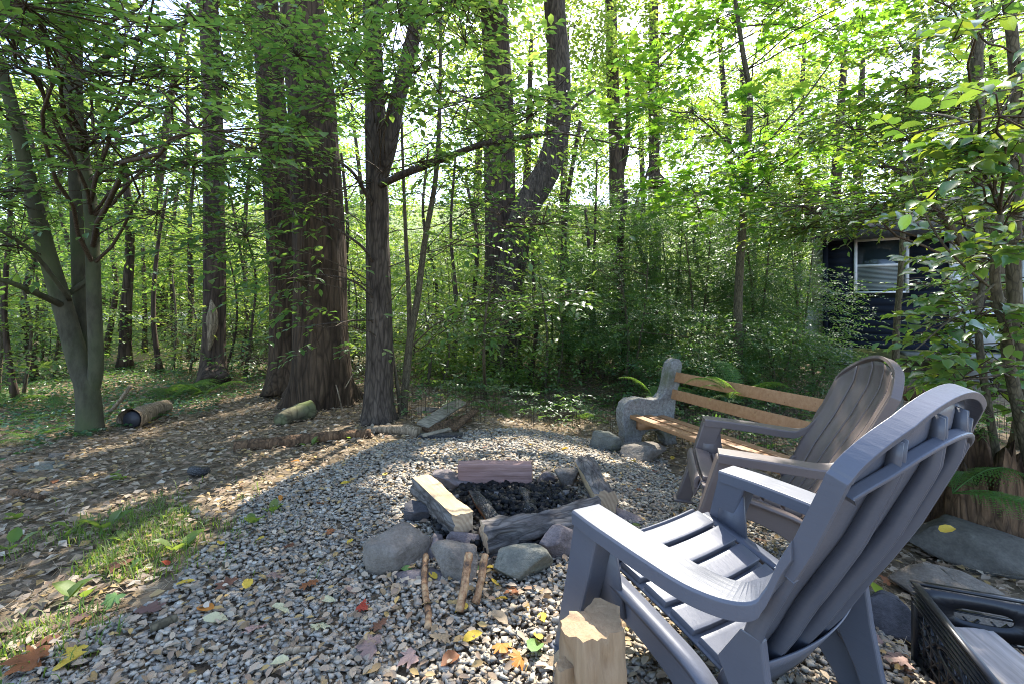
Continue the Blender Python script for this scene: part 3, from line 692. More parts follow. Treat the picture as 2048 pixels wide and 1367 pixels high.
# ------------------------------------------------------------------ bench with concrete ends
x = M('concrete_mossy'); c = x.ramp(x.noise(34, x.co(), 8, .75), [(.32, (.11, .10, .088)), (.5, (.21, .20, .18)), (.68, (.33, .315, .29))])
c = x.mix(c, x.ramp(x.noise(9, x.co(), 5), [(.3, (.09, .11, .05)), (.7, (.16, .15, .09))]), x.ramp(x.noise(4, x.co(), 5), [(.5, (0, 0, 0)), (.7, (.8, .8, .8))]))
x.bump(x.noise(70, x.co(), 6, .75), .9, .012); MT['concrete'] = x.fin(c, .95, .1)
def woodmat(name, a, b, sc=(2, 30, 30), rough=.6, kn=True, bd=.003):
    x = M(name); v = x.co(sc); n = x.noise(1.2, v, 6, .65); c = x.ramp(n, [(.28, a), (.72, b)])
    if kn:
        vo = x.n('TexVoronoi', Scale=5.0); x.t.links.new(x.co((.8, 3, 3)), vo.inputs['Vector'])
        c = x.mix(c, x.ramp(vo.outputs['Distance'], [(.03, (.35, .22, .12)), (.12, (1, 1, 1))]), .8, 'MULTIPLY')
    x.bump(n, .5, bd); return x.fin(c, rough, .3)
MT['bench_wood'] = woodmat('bench_wood', (.27, .13, .055), (.39, .215, .105))
ax_ = A(.342, -.94, 0); dd = A(.94, .342, 0); B0 = A(1.03, 4.33, -.225)
bench = thing('garden_bench', 'wooden slat bench with mossy moulded concrete ends', 'bench', B0, rz=math.atan2(dd[1], dd[0]))
# local x = depth to the back, local y = along the bench (negative towards the near end)
prz = [(0, 0), (.015, .07), (.035, .15), (.015, .22), (.0, .30), (.005, .38), (.03, .445), (.09, .485), (.20, .487), (.34, .462), (.42, .465), (.47, .51), (.50, .60), (.53, .72), (.555, .80),
       (.60, .838), (.655, .832), (.685, .79), (.68, .70), (.65, .58), (.62, .46), (.60, .34), (.585, .22), (.60, .12), (.635, 0), (.50, 0), (.475, .10), (.41, .16), (.31, .17), (.23, .13), (.205, 0)]
pr = np.array(prz); pr = np.vstack([pr, pr[:1]]); fine = []
for a, b in zip(pr[:-1], pr[1:]):
    k = max(1, int(np.linalg.norm(b - a) / .02)); fine += [a + (b - a) * i / k for i in range(k)]
fine = np.array(fine); fine = fine + .006 * np.c_[noise(np.c_[fine * 22, 0 * fine[:, 0]], 4), noise(np.c_[fine * 22, 0 * fine[:, 0]], 5)]
LB = 1.80
for y0 in (0, -LB - .12):
    o = part('concrete_end', *prism(fine, y0 + .12, y0), MT['concrete'], bench, bevel=.018, seg=3)
for k, (dx, z, tw) in enumerate(((.125, .318, 0), (.275, .303, 0), (.425, .288, 0))):
    part('seat_slat', *beam((dx, .01, z), (dx, -LB - .01, z), .085, .036, (0, 0, 1)), MT['bench_wood'], bench, bevel=.004)
for dx, z in ((.615, .665), (.575, .50)):
    part('back_slat', *beam((dx, .01, z), (dx, -LB - .01, z), .036, .095, (.25, 0, 1)), MT['bench_wood'], bench, bevel=.004)
part('brace_block', *box((.15, -.06, .20), (.42, -.002, .275)), MT['bench_wood'], bench)

# ------------------------------------------------------------------ rocks
def rock_mesh(name, sx, sy, sz, seed, m, sub=4, cuts=13, rough=.05):
    bm = bmesh.new(); bmesh.ops.create_icosphere(bm, subdivisions=sub, radius=1)
    V = np.array([v.co[:] for v in bm.verts]); Fc = np.array([[v.index for v in f.verts] for f in bm.faces]); bm.free()
    r = np.random.default_rng(seed)
    for _ in range(cuts):
        n = nz(r.normal(0, 1, 3) * A(1, 1, .8)); d = r.uniform(.40, .72); e = V @ n - d; V = V - np.maximum(e, 0)[:, None] * n * .985
    n = nz(A(r.normal(0, .12), r.normal(0, .12), 1)); e = V @ n - .62; V = V - np.maximum(e, 0)[:, None] * n * .9
    V = V * (1 + rough * fbm(V * 2.2, seed, 4)[:, None]) + .018 * nz(V) * noise(V * 13, seed + 3)[:, None]
    V = V * A(sx, sy, sz) * .70; V[:, 2] -= V[:, 2].min()
    return mesh(name, V, Fc, m, False)
def rockmat(name, a, b, moss=None, ms=(.55, .72)):
    x = M(name); v = x.co(); c = x.ramp(x.noise(11, v, 8, .68), [(.3, a), (.7, b)])
    c = x.mix(c, x.ramp(x.noise(90, v, 3), [(.35, (.7, .7, .7)), (.75, (1.15, 1.15, 1.15))]), .5, 'MULTIPLY')
    if moss: c = x.mix(c, moss, x.ramp(x.noise(5, v, 6, .7), [(ms[0], (0, 0, 0)), (ms[1], (1, 1, 1))]))
    h = x.n('Math', operation='ADD', i0=x.noise(35, v, 8, .7), i1=x.noise(9, x.co((1, 1, 4)), 5)); x.bump(h.outputs[0], .75, .016); return x.fin(c, .85, .25)
MT['rock_brown'] = rockmat('rock_brown', (.12, .10, .08), (.25, .215, .175))
MT['rock_purple'] = rockmat('rock_purple', (.12, .10, .10), (.22, .185, .175))
MT['rock_green'] = rockmat('rock_green', (.12, .12, .10), (.22, .215, .17), (.14, .15, .08))
MT['rock_dark'] = rockmat('rock_dark', (.05, .048, .05), (.12, .11, .115))
MT['rock_lichen'] = rockmat('rock_lichen', (.07, .062, .05), (.15, .135, .11), (.30, .34, .24), (.60, .64))
def rock(u, v, Y, sx, sy, sz, seed, m, label, rz=0, tilt=(0, 0), sink=.02, group=None, z=None, cuts=13):
    X = (u - CX) / F_PX * Y; zz = gz(X, Y) - sink if z is None else z
    if group == RG: sx, sy, sz = sx * .74, sy * .72, sz * .68
    o = link('rock', rock_mesh('rock', sx, sy, sz, seed, MT[m], cuts=cuts), None, (X, Y, zz)); o.rotation_euler = (tilt[0], tilt[1], rz)
    return tag(o, label, 'rock', group)
RG = 'rocks ringing the fire pit'
rock(806, 0, 2.02, .34, .24, .30, 3, 'rock_brown', 'large upright brown rock at the left of the fire ring', .5, (.1, -.15), .03, RG)
rock(832, 0, 2.42, .24, .18, .19, 5, 'rock_dark', 'dark soot stained rock under the pale split log', .2, (0, 0), .03, RG)
rock(905, 0, 2.86, .34, .22, .21, 8, 'rock_purple', 'broad purple grey rock behind the left end of the reddish log', -.2, (0, .1), .03, RG)
rock(1088, 0, 2.92, .22, .12, .15, 31, 'rock_purple', 'small pointed purple rock at the right end of the reddish log', .4, (0, .25), .03, RG)
rock(1137, 0, 2.90, .22, .18, .18, 12, 'rock_brown', 'grey rock with whitish ash face behind the leaning split log', .3, (0, 0), .03, RG)
rock(1212, 0, 2.62, .22, .26, .20, 17, 'rock_purple', 'purple grey rock propping up the leaning split log', .9, (0, 0), .03, RG)
rock(1252, 0, 2.42, .26, .20, .15, 18, 'rock_purple', 'smooth lilac grey rock at the right foot of the leaning split log', -.6, (0, .2), .03, RG)
rock(1113, 0, 2.02, .30, .20, .27, 21, 'rock_purple', 'triangular purple rock behind the grey chair front leg', .3, (-.35, .3), .04, RG)
rock(1030, 0, 1.88, .30, .20, .21, 43, 'rock_green', 'greenish blocky rock below the barked log', .05, (-.12, 0), .04, RG)
rock(905, 0, 1.86, .26, .18, .20, 46, 'rock_brown', 'olive brown rock with a sloping face beside the peeled sticks', -.2, (-.25, .1), .03, RG)
rock(925, 0, 2.08, .24, .14, .17, 29, 'rock_purple', 'dark plum rock inside the ring under the barked log end', .2, (0, 0), .02, RG)
rock(872, 0, 2.06, .14, .12, .15, 33, 'rock_purple', 'small plum rock wedged against the large upright rock', .9, (0, 0), .02, RG)
rock(828, 0, 1.86, .30, .16, .07, 35, 'rock_purple', 'thin flat slab lying before the large upright rock', -.3, (0, 0), .015, RG)
rock(965, 0, 1.93, .14, .10, .13, 37, 'rock_brown', 'small brown rock standing behind the two peeled sticks', .1, (0, 0), .02, RG)
rock(1207, 0, 4.25, .26, .22, .20, 51, 'rock_green', 'mossy round rock against the outside of the bench end', .3)
rock(1300, 0, 4.05, .40, .26, .17, 55, 'rock_brown', 'low grey brown rock in front of the concrete bench end', .2)
rock(1965, 0, 2.42, .62, .40, .16, 61, 'rock_lichen', 'flat dark rock with pale lichen patches below the stump', -.35, (0, .05), .03)
rock(1905, 0, 2.10, .56, .36, .15, 64, 'rock_brown', 'grey slab rock with a yellow leaf on it behind the crate', -.5, (0, .05), .03)
rock(1735, 0, 1.92, .40, .24, .08, 67, 'rock_brown', 'thin flat stone lying beneath the grey chair back', .2, (0, 0), .02)
rock(1775, 0, 1.80, .26, .2, .13, 70, 'rock_dark', 'dark angular rock between the chair back and crate', .7, (0, 0), .02)
rock(860, 0, 4.95, .34, .26, .10, 73, 'rock_brown', 'flat pale stone beside the sapling base', .2)
rock(70, 0, 3.25, .42, .22, .04, 75, 'rock_green', 'thin flat stone at the edge of the dark ground cover', .2)
rock(118, 0, 3.45, .15, .10, .06, 77, 'rock_brown', 'small pale stone at the edge of the dark ground cover', .5)

# ------------------------------------------------------------------ fire pit: charcoal, logs, sticks
x = M('charcoal'); c = x.ramp(island(x), [(0, (.003, .003, .003)), (.7, (.010, .010, .010)), (.94, (.025, .025, .026)), (1, (.2, .19, .18))]); MT['charcoal'] = x.fin(c, .65, .25)
r = np.random.default_rng(40); n = 2600; a = r.uniform(0, 6.28, n); q = np.sqrt(r.uniform(0, 1, n))
px, py = .0 + .42 * q * np.cos(a), 2.44 + .42 * q * np.sin(a)
V, Fc = chips(px, py, gz(px, py) + .02 + .05 * (1 - q) + r.uniform(0, .04, n), r.uniform(.012, .045, n), .8, 41, .8)
o = link('charcoal', mesh('charcoal', V, Fc, MT['charcoal'])); o['kind'] = 'stuff'; tag(o, 'black charcoal and ash filling the fire ring', 'charcoal')
MT['split_pale'] = woodmat('split_pale', (.36, .25, .14), (.50, .37, .22), (3, 40, 40), .75, False, .006)
MT['split_tan'] = woodmat('split_tan', (.23, .145, .08), (.37, .255, .15), (2.5, 40, 40), .8, False, .012)
MT['split_red'] = woodmat('split_red', (.20, .11, .085), (.34, .215, .18), (2, 45, 45), .8, False, .014)
MT['log_bark'] = barkmat('log_bark', (.05, .042, .038), (.22, .20, .18), (5, 24, 24), None, .012)
MT['inner_bark'] = barkmat('inner_bark', (.07, .035, .02), (.22, .115, .06), (5, 30, 30), None, .008)
x = M('end_grain'); wv_ = x.n('TexWave', wave_type='RINGS', rings_direction='X', Scale=16.0, Distortion=5.0, Detail=5.0); mp_ = x.n('Mapping', Location=(0, .11, .07)); x.t.links.new(x.co(), mp_.inputs[0]); x.t.links.new(mp_.outputs[0], wv_.inputs['Vector'])
c = x.ramp(wv_.outputs['Fac'], [(.2, (.38, .265, .16)), (.8, (.47, .345, .215))]); x.bump(x.noise(80, x.co(), 4), .6, .004); MT['end_grain'] = x.fin(c, .85)
def firewood(label, p, q, prof, flags, mats, seed, roll=0., rough=.006, name='firewood_log'):
    """prof: closed polygon in (side, up); flags name the material of each side; bark sides are their own part"""
    p, q = A(*p), A(*q); L = np.linalg.norm(q - p); d = (q - p) / L; c = (p + q) / 2
    t = thing(name, label, 'firewood', c); rot = Vector(d).to_track_quat('X', 'Z'); t.rotation_mode = 'QUATERNION'; t.rotation_quaternion = rot
    pr = np.array(prof, float); cs, sn = math.cos(roll), math.sin(roll); pr = pr @ np.array([[cs, sn], [-sn, cs]])
    ring, fl = [], []
    for i in range(len(pr)):
        a, b = pr[i], pr[(i + 1) % len(pr)]; k = max(2, int(np.linalg.norm(b - a) / .012))
        for j in range(k): ring.append(a + (b - a) * j / k); fl.append(flags[i])
    ring = np.array(ring); m = len(ring); nx = 26; xs = np.linspace(-L / 2, L / 2, nx)
    V = np.stack([np.broadcast_to(xs[:, None], (nx, m)), np.broadcast_to(ring[:, 0], (nx, m)), np.broadcast_to(ring[:, 1], (nx, m))], -1).copy()
    isb = np.array([f == 'b' for f in fl]); amp = np.where(isb, 2.2, 1.)[None] * rough
    out = nz(np.c_[ring - ring.mean(0)]); dsp = amp * (noise(V * A(9, 60, 60), seed) + .7 * noise(V * A(26, 90, 90), seed + 2) + 1.2 * noise(V * A(5, 14, 14), seed + 3))
    V[..., 1] += dsp * out[None, :, 0]; V[..., 2] += dsp * out[None, :, 1]
    V[0, :, 0] += .012 * noise(V[0] * 30, seed); V[-1, :, 0] += .012 * noise(V[-1] * 30, seed + 1)
    V = V.reshape(-1, 3); cen = np.array([[-L / 2, *ring.mean(0)], [L / 2, *ring.mean(0)]]); V = np.vstack([V, cen])
    i = np.arange(nx - 1)[:, None] * m; j = np.arange(m); k = (j + 1) % m
    Q = np.stack([i + j, i + m + j, i + m + k, i + k], -1)
    T1 = np.stack([j, k, np.full(m, nx * m)], -1); T2 = np.stack([(nx - 1) * m + k, (nx - 1) * m + j, np.full(m, nx * m + 1)], -1)
    def tight(Fs):
        us = np.unique(np.concatenate([f.ravel() for f in Fs])); mp = np.zeros(len(V), int); mp[us] = np.arange(len(us)); return V[us], [mp[f] for f in Fs]
    for nm, sel, mt in (('bark', isb, mats[1]), ('split_face', ~isb, mats[0])):
        if sel.any(): part(nm, *tight([Q[:, sel].reshape(-1, 4)]), mt, t, smooth=False)
    for T in (T1, T2): part('end_grain', *tight([T]), mats[2] if len(mats) > 2 else MT['end_grain'], t)
    return t
SP, ST, SR, LBk, EG = MT['split_pale'], MT['split_tan'], MT['split_red'], MT['log_bark'], MT['end_grain']
firewood('pale split log lying over the left rocks of the fire ring', P(842, 968, 2.62), P(927, 1048, 2.10), [(-.05, .05), (-.055, -.03), (-.03, -.075), (.02, -.08), (.05, -.03), (.05, .05)], 'bbbwww', (SP, LBk), 1)
firewood('reddish flat faced split log across the back of the fire ring', P(918, 944, 2.84), P(1064, 943, 2.84), [(-.055, .065), (-.06, -.055), (.03, -.07), (.06, .02), (.0, .07)], 'wwwww', (SR, LBk, ST), 2, 0., .005)
firewood('thick log with grey furrowed bark across the front of the fire ring', P(968, 1080, 2.04), P(1200, 1026, 2.24), [(-.06, .01), (-.045, -.055), (.03, -.06), (.06, -.01), (.055, .04), (.02, .07), (-.03, .062)], 'bwwbbbb', (MT['inner_bark'], LBk), 3, 0, .008)
firewood('split log with rough bark leaning over the right rocks', P(1168, 928, 3.0), P(1214, 998, 2.42), [(-.055, .045), (-.05, -.05), (.02, -.065), (.06, -.02), (.05, .035), (.0, .06)], 'wwbbbb', (SP, LBk), 4, .25, .008)
x = M('char_wood'); vo = x.n('TexVoronoi', feature='DISTANCE_TO_EDGE', Scale=1.0); x.t.links.new(x.co((55, 90, 90)), vo.inputs['Vector'])
c = x.ramp(vo.outputs['Distance'], [(0, (.004, .004, .004)), (.25, (.035, .034, .035)), (.5, (.10, .10, .10))]); x.bump(vo.outputs['Distance'], 1, .01); MT['char'] = x.fin(c, .6)
CHR = MT['char']
firewood('half burnt brown stick lying across the charcoal', P(946, 985, 2.60), P(985, 1048, 2.16), [(-.028, .02), (-.02, -.03), (.03, -.025), (.025, .03)], 'wwbb', (MT['inner_bark'], CHR, CHR), 5, 0, .008)
firewood('charred black log stub with cracked blocks in the charcoal', P(1042, 985, 2.62), P(1064, 1032, 2.30), [(-.035, .02), (-.03, -.03), (.03, -.03), (.035, .02), (.0, .04)], 'bbbbb', (CHR, CHR, CHR), 6, 0, .006)
firewood('charred thin branch lying flat in the charcoal', P(1010, 1045, 2.30), P(1050, 1010, 2.45), [(-.018, .01), (-.018, -.015), (.02, -.015), (.018, .015)], 'bbbb', (CHR, CHR, CHR), 16, 0, .006)
# upright split log standing by the chair leg, with a torn off splinter
pr_ = [(-.085, .055), (-.075, -.02), (-.02, -.085), (.05, -.075), (.085, -.02), (.075, .05), (.0, .075)]
u0 = A(.215, 1.115, 0)
firewood('short split log standing on end before the grey chair', u0 + A(.0, .0, -.01), u0 + A(-.012, .02, .335), [(-.05, -.075), (.06, -.075), (.075, .03), (-.005, .085), (-.06, .05)], 'wwwww', (ST, LBk, ST), 7, 1.57, .013)
firewood('torn splinter slab leaning against the standing split log', u0 + A(-.085, -.03, -.01), u0 + A(-.088, -.012, .255), [(-.03, -.02), (.03, -.016), (.026, .018), (-.028, .02)], 'wwww', (ST, LBk, ST), 8, .3, .009)
# peeled sticks in front of the ring
def stick(label, pts, r0, r1, m, seed, name='stick', sides=9, kn=.12, cat='stick'):
    c = curve(pts, 22); V, Fc = tube(c, np.linspace(r0, r1, 22), sides, kn, (30, 30, 30), seed)
    o = link(name, mesh(name, V - c[0], Fc, m, True), None, c[0]); return tag(o, label, cat)
x = M('peeled_stick'); n_ = x.noise(22, x.co((1, 1, 1)), 6, .7); c = x.ramp(n_, [(.40, (.06, .035, .02)), (.5, (.26, .13, .055)), (.62, (.44, .28, .14))]); x.bump(x.noise(40, x.co(), 4), .6, .006); MT['peeled'] = x.fin(c, .8)
stick('peeled orange stick leaning on the olive brown rock', [P(938, 1106, 1.78), P(930, 1162, 1.70), P(919, 1222, 1.63)], .016, .015, MT['peeled'], 1)
stick('shorter bark flecked stick beside the peeled orange stick', [P(970, 1108, 1.80), P(962, 1158, 1.73), P(951, 1206, 1.68)], .015, .014, MT['peeled'], 2)
stick('thin forked stick with a dark upper end on the gravel', [G(852, 1148) + A(0, 0, .06), G(848, 1190) + A(0, 0, .03), G(856, 1235) + A(0, 0, .02), G(856, 1272) + A(0, 0, .018)], .013, .012, MT['peeled'], 3)
stick('short grey brown twig lying on the gravel', [G(300, 1282) + A(0, 0, .025), G(355, 1262) + A(0, 0, .03)], .016, .013, MT['bark_thin'], 4)
stick('tan bark strip lying on the gravel', [G(570, 1338) + A(0, 0, .025), G(622, 1322) + A(0, 0, .028)], .012, .008, MT['deadwood'], 5)

# ------------------------------------------------------------------ milk crate, plank, banded strip
x = M('black_plastic'); x.bump(x.noise(30, x.co(), 3), .1, .003); MT['black'] = x.fin((.013, .013, .015), .38, .5)
e1 = A(.93, -.37, 0); k0 = A(1.357, 1.558, gz(1.357, 1.558) + .01)
crate = thing('milk_crate', 'black plastic lattice crate standing on the gravel', 'crate', k0, rz=math.atan2(e1[1], e1[0]))
W_, D_, H_ = .33, .48, .275      # local x across, local -y towards the near end
def rim_box(z0, z1, t, over):
    mb = MB(); a = over
    mb.add(*box((-a, -D_ - a, z0), (W_ + a, -D_ + t, z1))); mb.add(*box((-a, -t, z0), (W_ + a, a, z1)))
    mb.add(*box((-a, -D_ + t, z0), (t, -t, z1))); mb.add(*box((W_ - t, -D_ + t, z0), (W_ + a, -t, z1))); return mb
for i in range(5): rim_box(H_ - .008 - i * .016, H_ - (0.002) - i * .016 + (.002 if i == 0 else -.002), .006, .010 if i else .014).part('rim_ridge', MT['black'], crate)
rim_box(.0, .028, .01, .004).part('base_rim', MT['black'], crate)
def latt(name, o0, du, n_u, ln, hmax, th):
    """wall of crossing bars; o0 origin, du unit along the wall"""
    mb = MB(); nrm = np.cross(du, A(0, 0, 1)); up = A(0, 0, 1)
    for i in range(n_u + 1): s_ = ln * i / n_u; mb.add(*beam(o0 + du * s_, o0 + du * s_ + up * hmax, .005, th, nrm))
    for z in (.06, .095, .13, .165): mb.add(*beam(o0 + up * z, o0 + du * ln + up * z, th, .005))
    st = .035
    for k in range(-8, int(ln / st) + 8):
        for sg in (1, -1):
            a = np.array([k * st, 0.03]); b = np.array([k * st + sg * .16, .19])
            t0, t1 = 0., 1.
            for lo, hi in ((0, ln),):
                dx = b[0] - a[0]; ta, tb = (lo - a[0]) / dx, (hi - a[0]) / dx; t0 = max(t0, min(ta, tb)); t1 = min(t1, max(ta, tb))
            if t1 - t0 > .1 and k % 2 == 0:
                A_, B_ = a + (b - a) * t0, a + (b - a) * t1
                mb.add(*beam(o0 + du * A_[0] + up * A_[1], o0 + du * B_[0] + up * B_[1], th * .8, .005))
    return mb.part(name, MT['black'], crate)
latt('lattice_wall', A(.004, 0, 0), A(0, -1, 0), 9, D_, .205, .012)
latt('lattice_wall', A(W_ - .004, 0, 0), A(0, -1, 0), 9, D_, .205, .012)
latt('lattice_wall', A(0, -.004, 0), A(1, 0, 0), 7, W_, .15, .012)
latt('lattice_wall', A(0, -D_ + .004, 0), A(1, 0, 0), 7, W_, .205, .012)
for xx_ in (.0, W_):
    for yy_ in (0, -D_): part('corner_post', *box((xx_ - .012, yy_ - .012, 0), (xx_ + .012, yy_ + .012, H_ - .07)), MT['black'], crate, bevel=.003)
def handle_wall(y):
    """solid upper panel with a rounded hand hole"""
    ho = [(W_ / 2 + .075 * math.copysign(abs(math.cos(a)) ** .6, math.cos(a)), .205 + .022 * math.copysign(abs(math.sin(a)) ** .8, math.sin(a))) for a in np.linspace(0, 2 * np.pi, 32, endpoint=False)]
    fr = []
    for a in np.linspace(0, 2 * np.pi, 32, endpoint=False):
        cx_, sy_ = math.cos(a), math.sin(a); k = min((W_ / 2) / max(abs(cx_), 1e-6), .062 / max(abs(sy_), 1e-6)); fr.append((W_ / 2 + cx_ * k, .205 + sy_ * k))
    V = np.array([(a, y + dy, b) for dy in (0, -.006) for lst in (ho, fr) for a, b in lst]); i = np.arange(32); k = (i + 1) % 32
    Q = np.vstack([np.stack([i, k, 32 + k, 32 + i], -1), np.stack([64 + i, 96 + i, 96 + k, 64 + k], -1), np.stack([i, 64 + i, 64 + k, k], -1), np.stack([32 + i, 32 + k, 96 + k, 96 + i], -1)])
    part('handle_panel', V, Q, MT['black'], crate)
handle_wall(-.012); handle_wall(-D_ + .012)
mb = MB()
for s_ in (.008, -.008):
    pl = [A(s_ * .3 - .002, -.24 - .07 * math.cos(a) , .165 + .025 * math.sin(a)) for a in np.linspace(0, 2 * np.pi, 21)]
    mb.add(*tube(np.array(pl), .006, 6, cap=False))
mb.part('side_handle', MT['black'], crate)
mb = MB()
for i in range(8): mb.add(*box((i * W_ / 7 - .003, -D_, .004), (i * W_ / 7 + .003, 0, .010)))
for i in range(11): mb.add(*box((0, -i * D_ / 10 - .003, .0045), (W_, -i * D_ / 10 + .003, .0095)))
mb.part('base_grid', MT['black'], crate)
x = M('grey_board'); v = x.co((3, 40, 40)); n_ = x.noise(1.2, v, 6); c = x.ramp(n_, [(.3, (.20, .18, .165)), (.7, (.38, .35, .33))]); x.bump(n_, .5, .004); MT['grey_board'] = x.fin(c, .85)
def to_w(p): c_, s_ = math.cos(crate.rotation_euler[2]), math.sin(crate.rotation_euler[2]); return A(k0[0] + c_ * p[0] - s_ * p[1], k0[1] + s_ * p[0] + c_ * p[1], k0[2] + p[2])
firewood('weathered grey wood block lying inside the black crate', to_w((.10, -.07, .13)), to_w((.19, -.44, .12)), [(-.075, .06), (-.08, -.06), (.08, -.06), (.075, .06)], 'wwww', (MT['grey_board'], LBk, MT['grey_board']), 9, 0, .003, 'wood_block')
x = M('band_yellow'); ck = x.n('TexChecker', Scale=1.0, Color1=(.45, .26, .01), Color2=(.02, .018, .012)); x.t.links.new(x.co((55, 55, 55)), ck.inputs['Vector']); MT['band'] = x.fin(ck.outputs[0], .6)
a_, b_ = G(1868, 1282), G(1952, 1395)
V, Q = beam(a_ + A(0, 0, .022), b_ + A(0, 0, .022), .03, .04)
o = link('patterned_bar', mesh('patterned_bar', V - a_, Q, MT['band']), None, a_); bev(o, .004); tag(o, 'yellow and black patterned bar lying along the crate foot', 'bar')

# ------------------------------------------------------------------ dead wood
MT['rot'] = barkmat('rot', (.045, .027, .016), (.22, .13, .07), (22, 22, 3), None, .03)
MT['moss_log'] = barkmat('moss_log', (.09, .08, .045), (.18, .16, .10), (8, 8, 8), (.11, .15, .035), .01)
st = A(2.72, 2.72, 0); st[2] = gz(st[0], st[1])
stump = thing('tree_stump', 'dark rotten tree stump with a jagged broken top', 'stump', st)
def jag(r0, h, seed, sides=40, rings=22, inner=.55, jit=.38):
    rr = np.random.default_rng(seed); th = np.linspace(0, 2 * np.pi, sides, endpoint=False)
    tp = h * (1 - jit * (.5 + .5 * noise(np.c_[np.cos(th) * 2.2, np.sin(th) * 2.2, 0 * th], seed)) - rr.uniform(0, .22, sides))
    f = np.linspace(0, 1, rings)[:, None]; R = r0 * (1 + .55 * np.exp(-f * 6)) * (1 - .15 * f) * (1 + .18 * noise(np.stack([np.cos(th) * 3 + 0 * f, np.sin(th) * 3 + 0 * f, f * 1.5 + 0 * th], -1), seed + 1) + .09 * noise(np.stack([np.cos(th) * 9 + 0 * f, np.sin(th) * 9 + 0 * f, f * 2 + 0 * th], -1), seed + 2))
    O = np.stack([R * np.cos(th), R * np.sin(th), f * tp[None] - .05], -1); I = np.stack([np.cos(th) * r0 * inner, np.sin(th) * r0 * inner, tp * .82], -1); B = I * A(.8, .8, 0) + A(0, 0, h * .35)
    V = np.vstack([O.reshape(-1, 3), I, B]); n = rings + 2
    i = np.arange(n - 1)[:, None] * sides; j = np.arange(sides); k = (j + 1) % sides
    return V, np.stack([i + j, i + k, i + sides + k, i + sides + j], -1).reshape(-1, 4)
part('stump_body', *jag(.22, .74, 5), MT['rot'], stump)
for q, hh in (((.20, -.10, 0), .5), ((-.17, .10, 0), .42)):
    V, Fc = jag(.07, hh, int(hh * 100), 16, 12); part('splinter', V + A(*q), Fc, MT['rot'], stump)
for pts in ([(.12, -.05, .3), (.3, -.15, .34), (.42, -.2, .5), (.5, -.24, .62)], [(.1, .1, .1), (.3, .05, .05), (.5, -.1, -.02)]):
    c = curve(pts, 16); part('root', *tube(c, np.linspace(.055, .03, 16), 10, .12, (14, 14, 14), 3), MT['rot'], stump, smooth=True)
def log(name, label, pts, r0, r1, m, cat='log', sides=18, bk=.05, seed=0, hollow=False):
    c = curve(pts, 24); t = thing(name, label, cat, c[0])
    part('log_body', *tube(c, np.linspace(r0, r1, 24), sides, bk, (10, 10, 10), seed, cap=not hollow), m, t, c[0], True)
    return t, c
g0 = lambda u, v, dz=0: G(u, v) + A(0, 0, dz)
t, c = log('fallen_log', 'short mossy green log with a freshly cut end below the big trunk', [g0(560, 852, .05), g0(588, 842, .075), g0(622, 836, .09)], .07, .095, MT['moss_log'], seed=2)
d = nz(c[-1] - c[-2]); part('cut_end', *tube(np.array([c[-1] - d * .004, c[-1] + d * .006]), [.093, .090], 18), MT['peeled'], t, c[0])
t, c = log('fallen_log', 'hollow black ended rotten log lying in the ground cover', [g0(258, 862, .09), g0(272, 856, .09), g0(300, 842, .09), g0(330, 830, .08)], .095, .07, MT['deadwood'], seed=4, hollow=True, bk=.12)
part('hollow_core', *tube(c[3:9], .075, 16), MT['hollow'], t, c[0])
log('fallen_log', 'long dark half buried log in front of the big trunk', [g0(470, 900, .02), g0(560, 893, .035), g0(660, 884, .04), g0(740, 875, .03)], .05, .04, MT['rot'], seed=6, bk=.15)
log('fallen_log', 'grey weathered branch lying below the dark slender trunk', [g0(735, 866, .03), g0(800, 868, .045), g0(838, 874, .03)], .03, .045, MT['deadwood'], seed=7, bk=.15)
log('fallen_log', 'reddish brown rotten log lying behind the brown chair', [P(1770, 782, 3.5), P(1810, 784, 3.5), P(1850, 790, 3.4)], .06, .05, MT['rot'], seed=8, bk=.15)
stick('pale leaning dead branch beside the three stemmed tree', [g0(218, 828, .0), P(240, 800, 4.8), P(262, 770, 4.8)], .02, .016, MT['deadwood'], 11, 'dead_branch', cat='branch')
stick('thin crooked dark stick lying on the leaf litter', [g0(20, 1000, .03), g0(55, 1004, .035), g0(85, 1012, .03)], .02, .014, MT['rot'], 12)
stick('black charred stick lying at the litter edge', [g0(385, 952, .03), g0(400, 958, .04), g0(415, 950, .03)], .03, .024, MT['char'], 13)
stick('bare pale twig standing up in front of the big trunk', [g0(685, 822), P(678, 790, 5.0), P(672, 768, 5.0)], .008, .006, MT['deadwood'], 14, 'dead_twig', 5, .02, 'twig')
stick('bare forked grey twig sticking out beside the big trunk', [P(690, 775, 5.0), P(708, 745, 5.0), P(722, 730, 5.0)], .006, .005, MT['deadwood'], 15, 'dead_twig', 5, .02, 'twig')
# old boards
x = M('old_board'); n_ = x.noise(1.2, x.co((3, 50, 50)), 6); c = x.ramp(n_, [(.3, (.10, .08, .055)), (.7, (.33, .28, .20))]); x.bump(n_, .6, .006); MT['old_board'] = x.fin(c, .9)
def board(label, p, q, wd, th, m, up=(0, 0, 1)):
    V, Q = beam(p, q, wd, th, up); c0 = np.asarray(p, float); o = link('old_board', mesh('old_board', V - c0, Q, MT[m]), None, c0); bev(o, .004)
    return tag(o, label, 'board', 'discarded boards at the gravel edge')
board('pale split board propped at the edge of the gravel', g0(845, 862, .05), g0(922, 832, .15), .13, .025, 'old_board', (.2, -.4, 1))
board('dark board lying under the pale split board', g0(850, 866, .02), g0(938, 848, .06), .12, .022, 'rot', (.1, -.2, 1))
board('board patched with black tar paper lying flat on the gravel', g0(838, 878, .03), g0(925, 878, .03), .10, .03, 'char')
board('thin weathered lath resting on the tar paper board', g0(845, 883, .045), g0(900, 872, .06), .05, .018, 'old_board')
